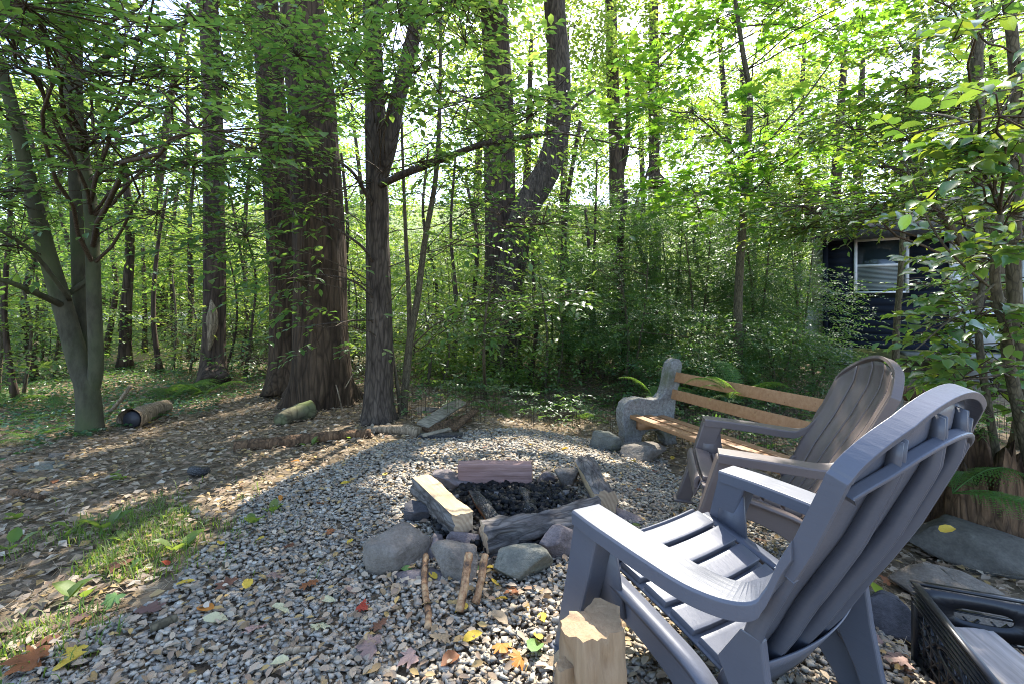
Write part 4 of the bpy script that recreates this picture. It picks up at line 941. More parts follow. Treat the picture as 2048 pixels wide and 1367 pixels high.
board('narrow brown board leaning into the weeds', g0(905, 868, .04), g0(952, 846, .13), .07, .02, 'rot', (.1, -.3, 1))

# ------------------------------------------------------------------ ferns, weeds, fallen leaves
def frond_mesh(name, L, npair=20, seed=0):
    r = np.random.default_rng(seed); mb = MB(); t = np.linspace(0, 1, 14)
    c = np.stack([L * (t - .12 * t ** 3), 0 * t, L * (.42 * t - .55 * t ** 2.4)], -1); mb.add(*tube(c, np.linspace(.0035, .0008, 14) * (L / .5), 4, cap=False))
    P_, Ax, Nr, Sz = [], [], [], []
    for i in range(npair):
        f = .14 + .85 * i / npair; b = np.array([np.interp(f, t, c[:, k]) for k in range(3)]); tg = nz(np.array([np.interp(min(1, f + .03), t, c[:, k]) for k in range(3)]) - b)
        pl = L * .27 * min(1, (f - .05) * 4) * (1 - f) ** .65 + .008
        for s in (1, -1):
            d = nz(tg * .35 + A(0, s, 0) + A(0, 0, -.18 + r.normal(0, .05))); nseg = 9 if L > .3 else 6
            for j in range(nseg):
                g = (j + .3) / nseg; pp = b + d * pl * g + A(0, 0, -.15 * pl * g * g); w_ = pl * .20 * (1 - g * .85) + .002
                for s2 in (1, -1):
                    P_.append(pp); Ax.append(d * .45 + np.cross(d, A(0, 0, 1)) * s2); Nr.append(A(0, 0, 1) + r.normal(0, .15, 3)); Sz.append(w_)
    mb.add(*leaves(np.array(P_), np.array(Ax), np.array(Nr), np.array(Sz), 'q')); return mesh(name, *mb.get(), MT['fern'])
FR = [frond_mesh('frond', .55, 22, 1), frond_mesh('frond', .42, 18, 2), frond_mesh('frond', .30, 14, 3)]
def fern(label, loc, n, sc, seed, a0=0, a1=6.28, group='ferns in the undergrowth', lean=0.15):
    r = np.random.default_rng(seed); t = thing('fern', label, 'fern', loc, group)
    for i in range(n):
        o = link('frond', FR[i % 3], t); o.rotation_euler = (r.normal(0, .15), -lean - r.uniform(-.25, .35), a0 + (a1 - a0) * (i + r.uniform(0, .7)) / n); s = sc * r.uniform(.75, 1.15); o.scale = (s, s, s)
fern('bright green fern arching over the bench back slats', P(1480, 800, 3.9), 8, 1.0, 1, 1.5, 6.4, None, .35)
fern('fern whose long frond droops over the bench top slat', P(1450, 775, 3.55) , 3, .9, 21, 3.0, 4.6, None, .1)
fern('feathery fern growing at the foot of the rotten stump', P(1905, 985, 2.45), 6, 1.0, 3, -1.2, 1.2, None, .05)
fern('pale fern spreading between the bench and the rotten stump', P(1830, 850, 2.9), 9, 1.1, 4, 0, 6.28, None, .2)
fern('fern growing close behind the near end of the bench', P(1760, 900, 2.75), 7, .85, 5, 0, 6.28, None, .3)
fern('fern behind the concrete bench end', P(1310, 800, 4.9), 7, .9, 6, 0, 6.28, None, .35)
FL = 'green fern in the undergrowth behind the gravel'
for i, (u, v, Y, s) in enumerate(((990, 825, 5.2, .8), (1080, 790, 6.0, 1.0), (1170, 800, 5.5, .9), (1230, 760, 6.3, 1.1), (940, 790, 6.2, .9), (880, 780, 6.4, .8), (1560, 770, 5.0, 1.0), (1400, 790, 5.0, 1.0), (1640, 760, 5.5, 1.0))):
    X = (u - CX) / F_PX * Y; fern(FL, (X, Y, gz(X, Y)), 8, s, 30 + i)
FL = 'sunlit fern in the ground cover near the left trees'
for i, (u, v, s) in enumerate(((330, 805, 1.1), (105, 835, .9), (60, 880, .9), (410, 790, 1.0), (20, 810, 1.0), (360, 790, 1.2))):
    q = G(u, v); fern(FL, q, 9, s, 50 + i)
def weed(u, v, n, L, seed, label='small leafy green weed sprouting from the litter', group='weeds sprouting on the ground', up=.9):
    r = np.random.default_rng(seed); q = G(u, v); a = r.uniform(0, 6.28, n)
    d = np.c_[np.cos(a), np.sin(a), r.uniform(up * .5, up * 1.4, n)]
    V, Fc = leaves(np.zeros((n, 3)) + d * L * .25, d, A(0, 0, 1) - d * .5, L * r.uniform(.7, 1.1, n), 'o')
    t = thing('weed', label, 'weed', q, group); part('leaf_rosette', V, Fc, MT['grass'], t); part('stalk', *twigs(np.zeros((n, 3)), d * L * .27, .002, .0015), MT['grass'], t)
for i, (u, v, n, L) in enumerate(((545, 1030, 4, .06), (505, 1050, 3, .07), (355, 1105, 3, .09), (372, 1110, 2, .07), (210, 1065, 4, .10), (150, 1060, 3, .07), (125, 1085, 3, .06), (255, 1095, 2, .07), (25, 1100, 4, .08), (40, 1045, 3, .07),
                                    (165, 1210, 2, .09), (112, 1220, 2, .09), (245, 1160, 2, .08), (620, 895, 4, .07), (700, 880, 4, .05), (250, 960, 4, .07), (225, 955, 4, .05), (330, 1040, 3, .06))):
    weed(u, v, n, L, 100 + i)
weed(1700, 1235, 3, .09, 130, 'pale green weed growing on the gravel beneath the chair back', None)
weed(1770, 1225, 3, .10, 131, 'upright spoon leaved weed growing between the chair leg and crate', None, 1.6)
weed(1350, 1090, 3, .06, 132, 'small weed on the gravel under the brown chair', None)
weed(1865, 1290, 2, .07, 133, 'bright seedling at the crate foot', None, 1.6)
weed(1295, 1060, 4, .08, 134, 'low green weed beside the lilac grey rock', None, .3)
FCOL = {'red': (.36, .05, .025), 'rust': (.25, .095, .035), 'brown': (.17, .075, .04), 'pink': (.42, .27, .22), 'mauve': (.30, .20, .165), 'yellow': (.58, .40, .05), 'pale': (.52, .50, .30), 'green': (.14, .24, .07), 'tan': (.40, .29, .17), 'orange': (.50, .19, .03), 'purple': (.16, .09, .07)}
def fmat(k, c):
    x = M('fallen_' + k); cc = x.ramp(x.noise(45, x.co(), 4), [(.3, tuple(v * .7 for v in c)), (.7, tuple(min(1, v * 1.2) for v in c))]); m = x.fin(cc, .6, .35)
    tr = x.n('BsdfTranslucent', Color=tuple(min(1, v * 1.3) for v in c)); mx = x.n('MixShader', Fac=.25)
    x.t.links.new(x.b.outputs[0], mx.inputs[1]); x.t.links.new(tr.outputs[0], mx.inputs[2]); x.t.links.new(mx.outputs[0], x.out.inputs[0]); return m
FM = {k: fmat(k, c) for k, c in FCOL.items()}
FME = {}
for k in FCOL:
    for kind in ('maple', 'o'):
        for vv in range(2):
            V, Fc = leaves(A([0, 0, 0]), A([1, 0, 0]), A([0, 0, 1]), 1., kind); rr = np.random.default_rng(vv + len(k)); V = V - A(.5, 0, 0)
            V[:, 2] = V[:, 2] * .6 + .14 * (np.abs(V[:, 1]) * 1.2) ** 1.5 * (1 if vv else -.6) + rr.normal(0, .035, len(V)); V[:, 2] -= V[:, 2].min()
            FME[k, kind, vv] = mesh('fallen_leaf', V, Fc, FM[k])
def fallen(u, v, k, kind, L, i):
    q = G(u, v); rr = np.random.default_rng(900 + i); o = link('fallen_leaf', FME[k, kind, i % 2], None, q + A(0, 0, .026))
    o.rotation_euler = (rr.normal(0, .22), rr.normal(0, .22), rr.uniform(0, 6.28)); L *= .85; o.scale = (L, L * (1 if kind == 'maple' else .9), L)
    tag(o, f'{k} {"lobed maple" if kind == "maple" else "oval"} leaf fallen on the ground', 'leaf', f'fallen {k} {"maple" if kind == "maple" else "oval"} leaves')
LST = [(620, 1185, 'rust', 'maple', .10), (455, 1190, 'brown', 'maple', .10), (235, 1150, 'brown', 'maple', .13), (820, 1345, 'pink', 'maple', .10), (740, 1335, 'mauve', 'maple', .12), (545, 1175, 'mauve', 'maple', .10), (510, 1285, 'pink', 'maple', .10), (55, 1345, 'rust', 'maple', .16),
       (725, 1235, 'red', 'maple', .07), (760, 1285, 'brown', 'maple', .08), (945, 1305, 'yellow', 'o', .075), (985, 1160, 'yellow', 'o', .07), (990, 1190, 'yellow', 'o', .075), (1000, 1215, 'yellow', 'o', .065), (865, 1165, 'yellow', 'o', .06), (923, 1235, 'yellow', 'o', .065), (1085, 1270, 'yellow', 'o', .06), (1075, 1295, 'yellow', 'o', .06),
       (1005, 1320, 'orange', 'maple', .08), (1025, 1205, 'rust', 'maple', .09), (1350, 1335, 'yellow', 'o', .085), (1070, 1330, 'green', 'o', .10), (812, 1155, 'green', 'o', .06), (950, 1165, 'green', 'o', .06), (655, 1230, 'pale', 'o', .07), (560, 1240, 'pale', 'o', .08), (430, 1255, 'pale', 'o', .09),
       (495, 1195, 'yellow', 'o', .07), (370, 1180, 'yellow', 'o', .07), (150, 1325, 'yellow', 'maple', .08), (140, 1345, 'yellow', 'o', .09), (560, 1350, 'pale', 'o', .06), (410, 1235, 'orange', 'o', .08), (640, 1290, 'pale', 'maple', .08), (700, 1200, 'mauve', 'o', .07), (300, 1235, 'purple', 'maple', .11), (160, 1270, 'purple', 'maple', .10),
       (230, 1230, 'green', 'maple', .10), (1000, 1258, 'tan', 'o', .08), (880, 1300, 'tan', 'maple', .09), (790, 1210, 'tan', 'o', .07), (1110, 1350, 'tan', 'maple', .10), (1035, 1350, 'orange', 'maple', .08), (900, 1345, 'rust', 'o', .08),
       (1520, 1090, 'brown', 'maple', .08), (1590, 1310, 'rust', 'maple', .10), (1655, 1330, 'tan', 'maple', .10), (1720, 1260, 'tan', 'o', .08), (1730, 1225, 'rust', 'maple', .09), (1800, 1345, 'mauve', 'maple', .12), (1770, 1180, 'rust', 'maple', .08), (1690, 1195, 'brown', 'maple', .08), (1740, 1290, 'pink', 'maple', .09), (1560, 1345, 'orange', 'maple', .09), (1640, 1280, 'tan', 'maple', .09),
       (1450, 1020, 'yellow', 'o', .06), (1345, 925, 'yellow', 'o', .07), (1265, 930, 'yellow', 'o', .06), (1130, 905, 'yellow', 'o', .07), (1310, 950, 'red', 'maple', .06), (1280, 990, 'rust', 'maple', .08), (970, 905, 'red', 'o', .05), (1060, 895, 'yellow', 'o', .06), (590, 935, 'orange', 'o', .08), (690, 980, 'yellow', 'o', .06), (840, 1020, 'brown', 'maple', .09),
       (770, 960, 'yellow', 'o', .05), (640, 1020, 'rust', 'o', .06), (520, 1090, 'yellow', 'o', .06), (440, 1110, 'yellow', 'o', .06), (660, 1075, 'rust', 'maple', .07), (580, 1110, 'brown', 'maple', .07), (700, 1100, 'yellow', 'o', .05), (300, 850, 'yellow', 'maple', .10), (110, 975, 'rust', 'o', .08), (620, 990, 'tan', 'maple', .08), (560, 1010, 'orange', 'o', .05), (330, 1140, 'red', 'o', .06), (95, 1300, 'brown', 'maple', .09)]
for i, a in enumerate(LST): fallen(*a, i)
q = P(1212, 1034, 1.62); o = link('fallen_leaf', FME['tan', 'maple', 1], None, (q[0], q[1], .514)); o.scale = (.035, .03, .04); o.rotation_euler = (.2, -.1, .5); tag(o, 'curled dry leaf lying on the grey chair armrest', 'leaf')
q = P(1895, 1050, 2.05); o = link('fallen_leaf', FME['yellow', 'o', 1], None, (q[0], q[1], .115)); o.scale = (.08, .07, .08); o.rotation_euler = (.1, -.2, .2); tag(o, 'yellow leaf lying on the grey slab rock', 'leaf')

# ------------------------------------------------------------------ trees
rg = np.random.default_rng(2024)
def pp(lst): return [P(*q) for q in lst]
# three stemmed tree on the left
b = G(180, 868)
cen = np.vstack([clump_px(rg, 26, -150, 520, -120, 330, 2.9, 5.0), clump_px(rg, 12, -150, 330, 250, 560, 3.3, 5.2), clump_px(rg, 6, 250, 600, 100, 420, 3.4, 4.6), clump_px(rg, 12, -60, 420, -40, 300, 2.1, 3.0), A(-4, 4, 5), A(-3, 4, 6), A(-5, 4.6, 5.4)])
tree('three_stemmed_tree', 'smooth barked tree splitting into three stems near its base', 'tree',
     [([b, P(178, 810, 4.08), P(172, 765, 4.06), P(160, 735, 4.06), P(128, 620, 4.03), P(98, 520, 3.98), P(62, 380, 3.9), P(20, 200, 3.8), P(-30, 40, 3.7)], .098, .03),
      ([P(178, 780, 4.1), P(170, 730, 4.16), P(160, 620, 4.2), P(152, 400, 4.25), P(140, 200, 4.3), P(122, 30, 4.3), P(115, -250, 4.3)], .062, .03),
      ([P(182, 785, 4.08), P(192, 730, 4.05), P(188, 600, 4.0), P(182, 420, 4.0), P(165, 300, 4.0), P(155, 180, 4.05), P(160, -200, 4.1)], .06, .03)],
     cen, .48, 1080, .42, 9, .075, MT['leaf_beech'], MT['bark_smooth'], 'e', 1, 22, None, .012, (6, 6, 2), (.16, .12, 4), tilt=.13, droop=.2,
     extra=[(pp([(128, 612, 4.03), (80, 590, 3.7), (20, 565, 3.4), (-60, 545, 3.2)]), .03, .012), (pp([(175, 560, 4.2), (120, 600, 4.05)]), .022, .025), (pp([(140, 600, 4.0), (70, 510, 3.6), (0, 460, 3.3)]), .02, .01),
            (pp([(150, 160, 4.2), (200, 125, 4.1), (240, 92, 4.0), (330, 60, 3.8), (410, 30, 3.7)]), .035, .012), (pp([(150, 210, 4.2), (220, 255, 4.0), (300, 230, 3.8), (400, 170, 3.6)]), .02, .008)])
# the big trunk and its twin
b = G(643, 806)
up_c = lambda k, x0, x1, y0, y1, z0, z1: np.stack([rg.uniform(x0, x1, k), rg.uniform(y0, y1, k), rg.uniform(z0, z1, k)], -1)
tree('oak_tree', 'massive old tree with deeply furrowed brown bark', 'tree', [([b, P(645, 740, 5.35), P(642, 640, 5.35), P(638, 450, 5.35), P(622, 200, 5.35), P(605, 0, 5.35), P(600, -600, 5.4)], .325, .20)],
     up_c(30, -5.2, .8, 4.6, 9.5, 6.2, 10.5), .9, 1050, .75, 9, .15, MT['leaf_bright'], MT['bark_big'], 'q', 2, 64, None, .05, (7, 7, .9), (.38, .2, 6), 90)
b = G(572, 790)
tree('oak_tree', 'second large dark trunk standing close behind the massive tree', 'tree', [([b, P(572, 700, 6.0), P(570, 560, 6.0), P(556, 380, 6.0), P(540, 150, 6.0), P(530, 0, 6.0), P(520, -500, 6.0)], .21, .13)],
     up_c(20, -7, -2.5, 6, 11, 6.5, 11), .9, 600, .75, 9, .15, MT['leaf_bright'], MT['bark_big'], 'q', 3, 40, None, .05, (8, 8, 1), (.4, .2, 5), 60)
# slender forked tree with the long reaching branch
b = G(757, 843)
cen = np.vstack([clump_px(rg, 14, 700, 1010, -60, 230, 2.6, 4.4), clump_px(rg, 10, 480, 740, 180, 480, 3.2, 4.3), clump_px(rg, 8, 830, 1200, 180, 330, 3.6, 4.6), clump_px(rg, 7, 560, 800, -80, 200, 3.0, 4.6),
                 clump_px(rg, 4, 560, 660, 500, 560, 3.5, 3.9), clump_px(rg, 2, 600, 700, 630, 655, 3.6, 3.8), clump_px(rg, 3, 960, 1100, 430, 480, 3.8, 4.3), A(-1.5, 4.5, 5.2), A(-.6, 4.6, 5.6), A(-1, 5, 6.2)])
tree('cherry_tree', 'slender dark barked tree forking high with a long reaching branch', 'tree',
     [([b, P(757, 790, 4.55), P(760, 690, 4.55), P(757, 560, 4.55), P(755, 420, 4.55), P(752, 310, 4.55), P(748, 150, 4.55), P(742, 0, 4.55), P(735, -300, 4.6)], .135, .06),
      ([P(756, 360, 4.55), P(775, 300, 4.5), P(795, 200, 4.45), P(830, 60, 4.4), P(850, -40, 4.4), P(862, -110, 4.4)], .085, .05)],
     cen, .42, 860, .40, 9, .078, MT['leaf_beech'], MT['bark_grey'], 'e', 4, 30, None, .05, (14, 14, 2.2), (.35, .14, 5), 70, tilt=.13, droop=.2, cg=.9,
     extra=[(pp([(756, 372, 4.5), (800, 352, 4.3), (870, 325, 4.15), (960, 290, 4.1), (1050, 275, 4.1), (1100, 262, 4.1), (1150, 212, 4.1), (1190, 180, 4.1)]), .036, .012), (pp([(1090, 265, 4.1), (1130, 268, 4.1), (1200, 282, 4.1), (1290, 300, 4.2)]), .012, .005),
            (pp([(750, 420, 4.5), (725, 375, 4.3), (700, 340, 4.1), (640, 300, 3.9)]), .024, .008), (pp([(750, 530, 4.5), (720, 490, 4.2), (640, 440, 3.9), (560, 410, 3.7)]), .015, .006), (pp([(752, 600, 4.5), (700, 560, 4.1), (600, 545, 3.7)]), .012, .004), (pp([(752, 640, 4.5), (700, 642, 4.0), (590, 655, 3.7)]), .009, .003)])
b = G(805, 828)
tree('sapling', 'thin sapling with two upright stems beside the slender dark tree', 'tree',
     [([b, P(812, 760, 4.8), P(820, 680, 4.8), P(836, 590, 4.8), P(850, 480, 4.75), P(872, 350, 4.7), P(880, 180, 4.7), P(882, -100, 4.7)], .045, .012), ([P(820, 690, 4.8), P(818, 600, 4.85), P(812, 480, 4.85), P(806, 330, 4.9), P(800, 150, 4.9)], .028, .01)],
     np.vstack([clump_px(rg, 12, 780, 1000, 150, 520, 4.2, 5.4), clump_px(rg, 5, 820, 1000, 540, 680, 4.4, 5.2)]), .38, 260, .4, 9, .075, MT['leaf_beech'], MT['bark_thin'], 'e', 5, 12, None, .02, (20, 20, 4), (.3, .06, 4), 40, cg=.9)
tree('sapling', 'small sapling leaning over beside the twin stemmed sapling', 'tree', [([G(800, 830), P(796, 780, 4.7), P(785, 700, 4.65), P(775, 600, 4.6)], .022, .008)], clump_px(rg, 3, 740, 800, 690, 800, 4.4, 4.6), .16, 26, .2, 7, .07, MT['leaf_beech'], MT['bark_thin'], 'e', 6, 8, None, .02, flare=None, rings=20)
tree('sapling', 'young shoot with broad glossy leaves standing in the herbs', 'tree', [([G(972, 790), P(968, 730, 4.7), P(970, 640, 4.6), P(985, 560, 4.5)], .02, .006)], np.vstack([clump_px(rg, 9, 930, 1060, 590, 720, 4.1, 4.8), clump_px(rg, 4, 1020, 1180, 570, 610, 4.1, 4.6)]), .22, 110, .28, 8, .085, MT['leaf_beech'], MT['bark_thin'], 'e', 7, 8, None, .02, flare=None, rings=20)
# trunk with the pale torn wood
b = G(428, 772)
t = tree('dead_tree', 'dark trunk with a pale torn strip of bare wood', 'tree', [([b, P(428, 720, 6.6), P(430, 600, 6.6), P(428, 400, 6.6), P(424, 200, 6.6), P(415, -100, 6.6), P(412, -500, 6.6)], .155, .10)],
         up_c(14, -7.5, -3, 6, 9.5, 5.6, 9), .9, 420, .75, 9, .15, MT['leaf_bright'], MT['bark_far'], 'q', 8, 30, None, .05, (9, 9, 1.2), (.5, .2, 5), 50)
part('torn_wood', *tube(curve(pp([(418, 700, 6.42), (424, 660, 6.40), (426, 620, 6.40), (422, 600, 6.42)]), 14), np.r_[np.linspace(.02, .07, 7), np.linspace(.07, .01, 7)], 9, .2, (12, 12, 4)), MT['deadwood'], t, b)
# the pair behind: straight and curving trunk
b = P(1000, 720, 9.0); b[2] = gz(b[0], b[1])
tree('oak_tree', 'tall straight reddish brown trunk beside the curving trunk', 'tree', [([b, P(1000, 600, 9), P(1000, 430, 9), P(998, 200, 9), P(988, 0, 9), P(980, -400, 9)], .32, .24)], up_c(22, -2.5, 3, 8, 13, 7.2, 12), .9, 700, .75, 9, .15, MT['leaf_bright'], MT['bark_far'], 'q', 9, 36, None, .05, (8, 8, 1), (.3, .3, 5), 60)
b = P(1010, 715, 8.6); b[2] = gz(b[0], b[1])
tree('oak_tree', 'curving grey trunk that bends out and then rises straight', 'tree', [([b, P(1015, 620, 8.6), P(1025, 520, 8.55), P(1052, 420, 8.5), P(1095, 340, 8.5), P(1116, 250, 8.5), P(1116, 120, 8.5), P(1108, 0, 8.5), P(1106, -90, 8.5)], .27, .17)],
     up_c(18, -1, 4, 7, 12, 7.4, 12), .9, 520, .75, 9, .15, MT['leaf_bright'], MT['bark_grey'], 'q', 10, 36, None, .05, (10, 10, 1.6), (.25, .3, 5), 70)
b = P(1236, 690, 14); b[2] = gz(b[0], b[1])
tree('oak_tree', 'distant forked brown trunk seen in a bright gap', 'tree', [([b, P(1236, 500, 14), P(1234, 380, 14), P(1232, 300, 14), P(1225, 150, 14), P(1220, -100, 14)], .26, .15), ([P(1240, 350, 14), P(1252, 300, 13.9), P(1256, 230, 13.9), P(1250, 80, 13.9)], .1, .05)],
     up_c(12, 1, 6, 12, 16, 5, 11), 1.0, 360, .8, 9, .17, MT['leaf_bright'], MT['bark_far'], 'q', 11, 20, None, .05)
b = P(1312, 690, 15); b[2] = gz(b[0], b[1])
t = tree('oak_tree', 'distant trunk with a round burl on its side', 'tree', [([b, P(1310, 500, 15), P(1308, 300, 15), P(1308, 100, 15), P(1308, -60, 15)], .2, .13)], up_c(10, 3, 7.5, 12, 16, 5.5, 10), 1.0, 300, .8, 9, .17, MT['leaf_bright'], MT['bark_far'], 'q', 12, 18, None, .05)
part('burl', rock_mesh('burl', .6, .6, .6, 3, MT['bark_far']).vertices and np.array([v.co[:] for v in rock_mesh('burl_tmp', .6, .6, .6, 3, MT['bark_far'], 3).vertices]) + P(1320, 385, 14.85) - b, np.array([p.vertices[:] for p in bpy.data.meshes['burl_tmp'].polygons]), MT['bark_far'], t, smooth=True)
# maple sapling on the right
b = P(1478, 800, 6.2); b[2] = gz(b[0], b[1])
tree('maple_tree', 'young maple with a thin straight trunk behind the bench', 'tree', [([b, P(1476, 620, 6.2), P(1485, 450, 6.2), P(1494, 320, 6.15), P(1500, 200, 6.1), P(1485, 100, 6.1), P(1462, -60, 6.1)], .06, .02)],
     np.vstack([clump_px(rg, 26, 1300, 1760, -80, 250, 4.8, 6.8), clump_px(rg, 12, 1380, 1700, 230, 420, 5.2, 6.8)]), .5, 420, .5, 8, .14, MT['leaf_maple'], MT['bark_thin'], 'maple', 13, 12, None, .02, tilt=.22, droop=.25, cg=.6,
     extra=[(pp([(1494, 330, 6.15), (1530, 290, 6.0), (1600, 210, 5.8), (1680, 100, 5.6)]), .022, .006)])
tree('sapling', 'slim bare sapling standing in front of the cabin window', 'tree', [([A(*(P(1790, 760, 6.6)[:2]), gz(*P(1790, 760, 6.6)[:2])), P(1793, 660, 6.6), P(1802, 540, 6.6), P(1806, 420, 6.6), P(1800, 250, 6.5)], .045, .02)], clump_px(rg, 6, 1770, 1900, 560, 720, 5.6, 6.4), .22, 44, .35, 8, .075, MT['leaf_beech'], MT['bark_thin'], 'e', 14, 10, None, .02, cut=False)
# layered tree right of the maple, its sprays hang before the cabin
b = A(4.9, 4.4, gz(4.9, 4.4))
tree('dogwood_tree', 'spreading tree with flat layered leafy branches before the cabin', 'tree', [([b, b + A(-.1, 0, 1.0), b + A(-.3, .1, 2.2), b + A(-.4, .1, 3.6), b + A(-.4, 0, 5)], .09, .03), ([b + A(-.08, 0, .9), b + A(-.7, -.2, 1.7), b + A(-1.3, -.3, 2.4)], .05, .02)],
     np.vstack([clump_px(rg, 34, 1590, 2060, 150, 430, 3.6, 5.4), clump_px(rg, 12, 1700, 2100, -80, 130, 3.8, 5.6), clump_px(rg, 8, 1600, 1900, 400, 455, 3.9, 4.8)]), .36, 1000, .42, 9, .075, MT['leaf_big'], MT['bark_thin'], 'e', 15, 14, None, .02, tilt=.16, droop=.12, flat=.25, cut=False)
# big leaved shrub by the stump
b = A(2.95, 2.55, gz(2.95, 2.55))
tree('shrub', 'broad leaved shrub with reddish brown stems growing beside the stump', 'shrub', [([b, P(2025, 760, 2.5), P(2010, 650, 2.4), P(1990, 560, 2.35), P(2000, 430, 2.3)], .03, .015), ([b + A(.05, .05, 0), P(2030, 600, 2.6), P(2035, 300, 2.5), P(2025, 80, 2.4), P(2000, -80, 2.3)], .035, .018), ([b + A(-.1, .1, 0), P(1960, 700, 2.7), P(1965, 560, 2.8), P(1975, 420, 2.8)], .02, .012)],
     np.vstack([clump_px(rg, 12, 1930, 2090, 500, 780, 2.1, 2.9), clump_px(rg, 4, 1860, 1950, 700, 790, 2.3, 2.7), clump_px(rg, 8, 1880, 2090, 320, 520, 1.9, 2.6), clump_px(rg, 7, 1960, 2100, 20, 330, 1.5, 2.3)]), .22, 210, .26, 7, .075, MT['leaf_big'], MT['bark_thin'], 'raw', 16, 10, None, .03, flare=None, tilt=.3, droop=.15, cut=False,
     extra=[(pp([(2010, 330, 2.3), (1960, 260, 2.3), (1900, 235, 2.4), (1840, 225, 2.6)]), .012, .005), (pp([(2000, 560, 2.35), (1900, 640, 2.3), (1830, 700, 2.3)]), .006, .003), (pp([(2010, 600, 2.4), (1880, 480, 2.2), (1800, 300, 2.2)]), .007, .003)])
# dense small leaved shrubs behind the bench
SHL = ['waist high dark bush between the curving trunk and the bench end', 'tall dark bush behind the middle of the bench', 'tall dark bush standing around the young maple trunk', 'tall dark bush close to the cabin corner', 'large dark bush below the burl trunk',
       'low dark bush at the foot of the curving trunk', 'low dark bush close behind the bench backrest', 'low dark bush between the young maple and the bench', 'knee high dark bush right behind the concrete bench end', 'low dark bush next to the white gas cylinder',
       'dark bush behind the straight reddish trunk', 'tall dark bush below the forked trunk in the gap', 'tallest dark bush, behind the young maple']
for i, (u, Y, r_, h) in enumerate(((1250, 7.0, 1.0, 2.2), (1380, 7.6, 1.1, 3.0), (1500, 7.4, 1.1, 3.2), (1590, 8.0, 1.0, 3.0), (1330, 9.0, 1.2, 3.4), (1180, 8.2, 1.0, 1.8), (1440, 6.2, .8, 1.2), (1540, 6.4, .8, 1.1), (1350, 6.0, .7, .8), (1620, 6.8, .7, 1.0), (1100, 9.5, 1.2, 2.0), (1230, 10.5, 1.4, 3.4), (1460, 9.6, 1.3, 4.0))):
    X = (u - CX) / F_PX * Y; b = A(X, Y, gz(X, Y)); c = b + rg.normal(0, .42, (22, 3)) * r_ * A(1, 1, 0) + np.c_[np.zeros((22, 2)), rg.uniform(.12, 1, 22) * h]
    tree('bush', SHL[i], 'bush', [([b, b + A(.05, 0, h * .4), b + A(-.05, .05, h * .8)], .03, .01), ([b + A(.1, .1, 0), b + A(.3, .1, h * .5), b + A(.35, 0, h * .9)], .022, .008)], c, .42 * r_, int(820 * r_ * h ** .5), .3, 11, .046, MT['leaf_dark'], MT['bark_thin'], 'q', 40 + i, 7, 'bushes behind the bench', .02, flare=None, rings=10, tilt=.35, cg=.8, tw=False)
# understory on the left and centre
UL = 'leafy understory shrub among the trunks'
ULN = {0: 'bright leafy shrub outside the three stemmed tree', 2: 'low bright shrub behind the hollow log', 6: 'shrub behind the massive furrowed trunk', 8: 'shrub behind the twin stemmed sapling'}
for i, (X, Y, r_, h) in enumerate(((-6.2, 5.6, 1.0, 1.8), (-7.2, 7.0, 1.2, 2.6), (-5.4, 7.4, 1.1, 1.6), (-8.6, 8.5, 1.4, 3.0), (-6.5, 9.4, 1.4, 2.8), (-4.6, 9.2, 1.2, 2.4), (-3.2, 8.6, 1.1, 2.2), (-2.0, 9.4, 1.2, 2.4), (-1.0, 8.0, 1.0, 1.8), (-3.9, 11, 1.4, 3), (-1.6, 11.5, 1.4, 3), (.4, 11.5, 1.4, 3.2), (-7.5, 11.5, 1.6, 3.5), (-10.5, 10, 1.6, 3.5), (2.0, 13, 1.5, 3.5), (4.5, 12.5, 1.5, 4), (-5.6, 12.5, 1.5, 3.4), (-10, 13, 1.8, 4),
                                   (-9, 15.5, 1.9, 4), (-5.5, 15.5, 1.9, 4), (-2.5, 14.5, 1.8, 3.5), (.5, 15.5, 1.8, 4), (-13, 15, 2, 4.5), (-12, 11.5, 1.7, 4), (4, 16, 1.9, 4), (7.5, 15, 2, 4.5), (-.2, 7.4, .9, 1.9), (.5, 7.2, .8, 1.7), (-1.2, 6.6, .7, 1.1), (-7.8, 5.8, 1.1, 2.8), (9.5, 13, 1.8, 5.5), (12.5, 12, 1.8, 5.5))):
    b = A(X, Y, gz(X, Y)); c = b + rg.normal(0, .45, (18, 3)) * r_ * A(1, 1, 0) + np.c_[np.zeros((18, 2)), rg.uniform(.08, 1, 18) * h]
    tree('understory_shrub', ULN.get(i, UL), 'shrub', [([b, b + A(.05, 0, h * .5), b + A(-.05, .05, h)], .025, .008), ([b + A(.2, .1, 0), b + A(.3, .1, h * .5), b + A(.2, 0, h * .9)], .02, .008)], c, .45 * r_, int(240 * r_ * h ** .5), .42, 9, .08 if Y < 12 else .12, MT['leaf_beech'] if i % 2 else MT['leaf_bright'], MT['bark_thin'], 'q', 80 + i, 7, 'shrubs among the trunks', .02, flare=None, rings=10, tilt=.25, tw=False)
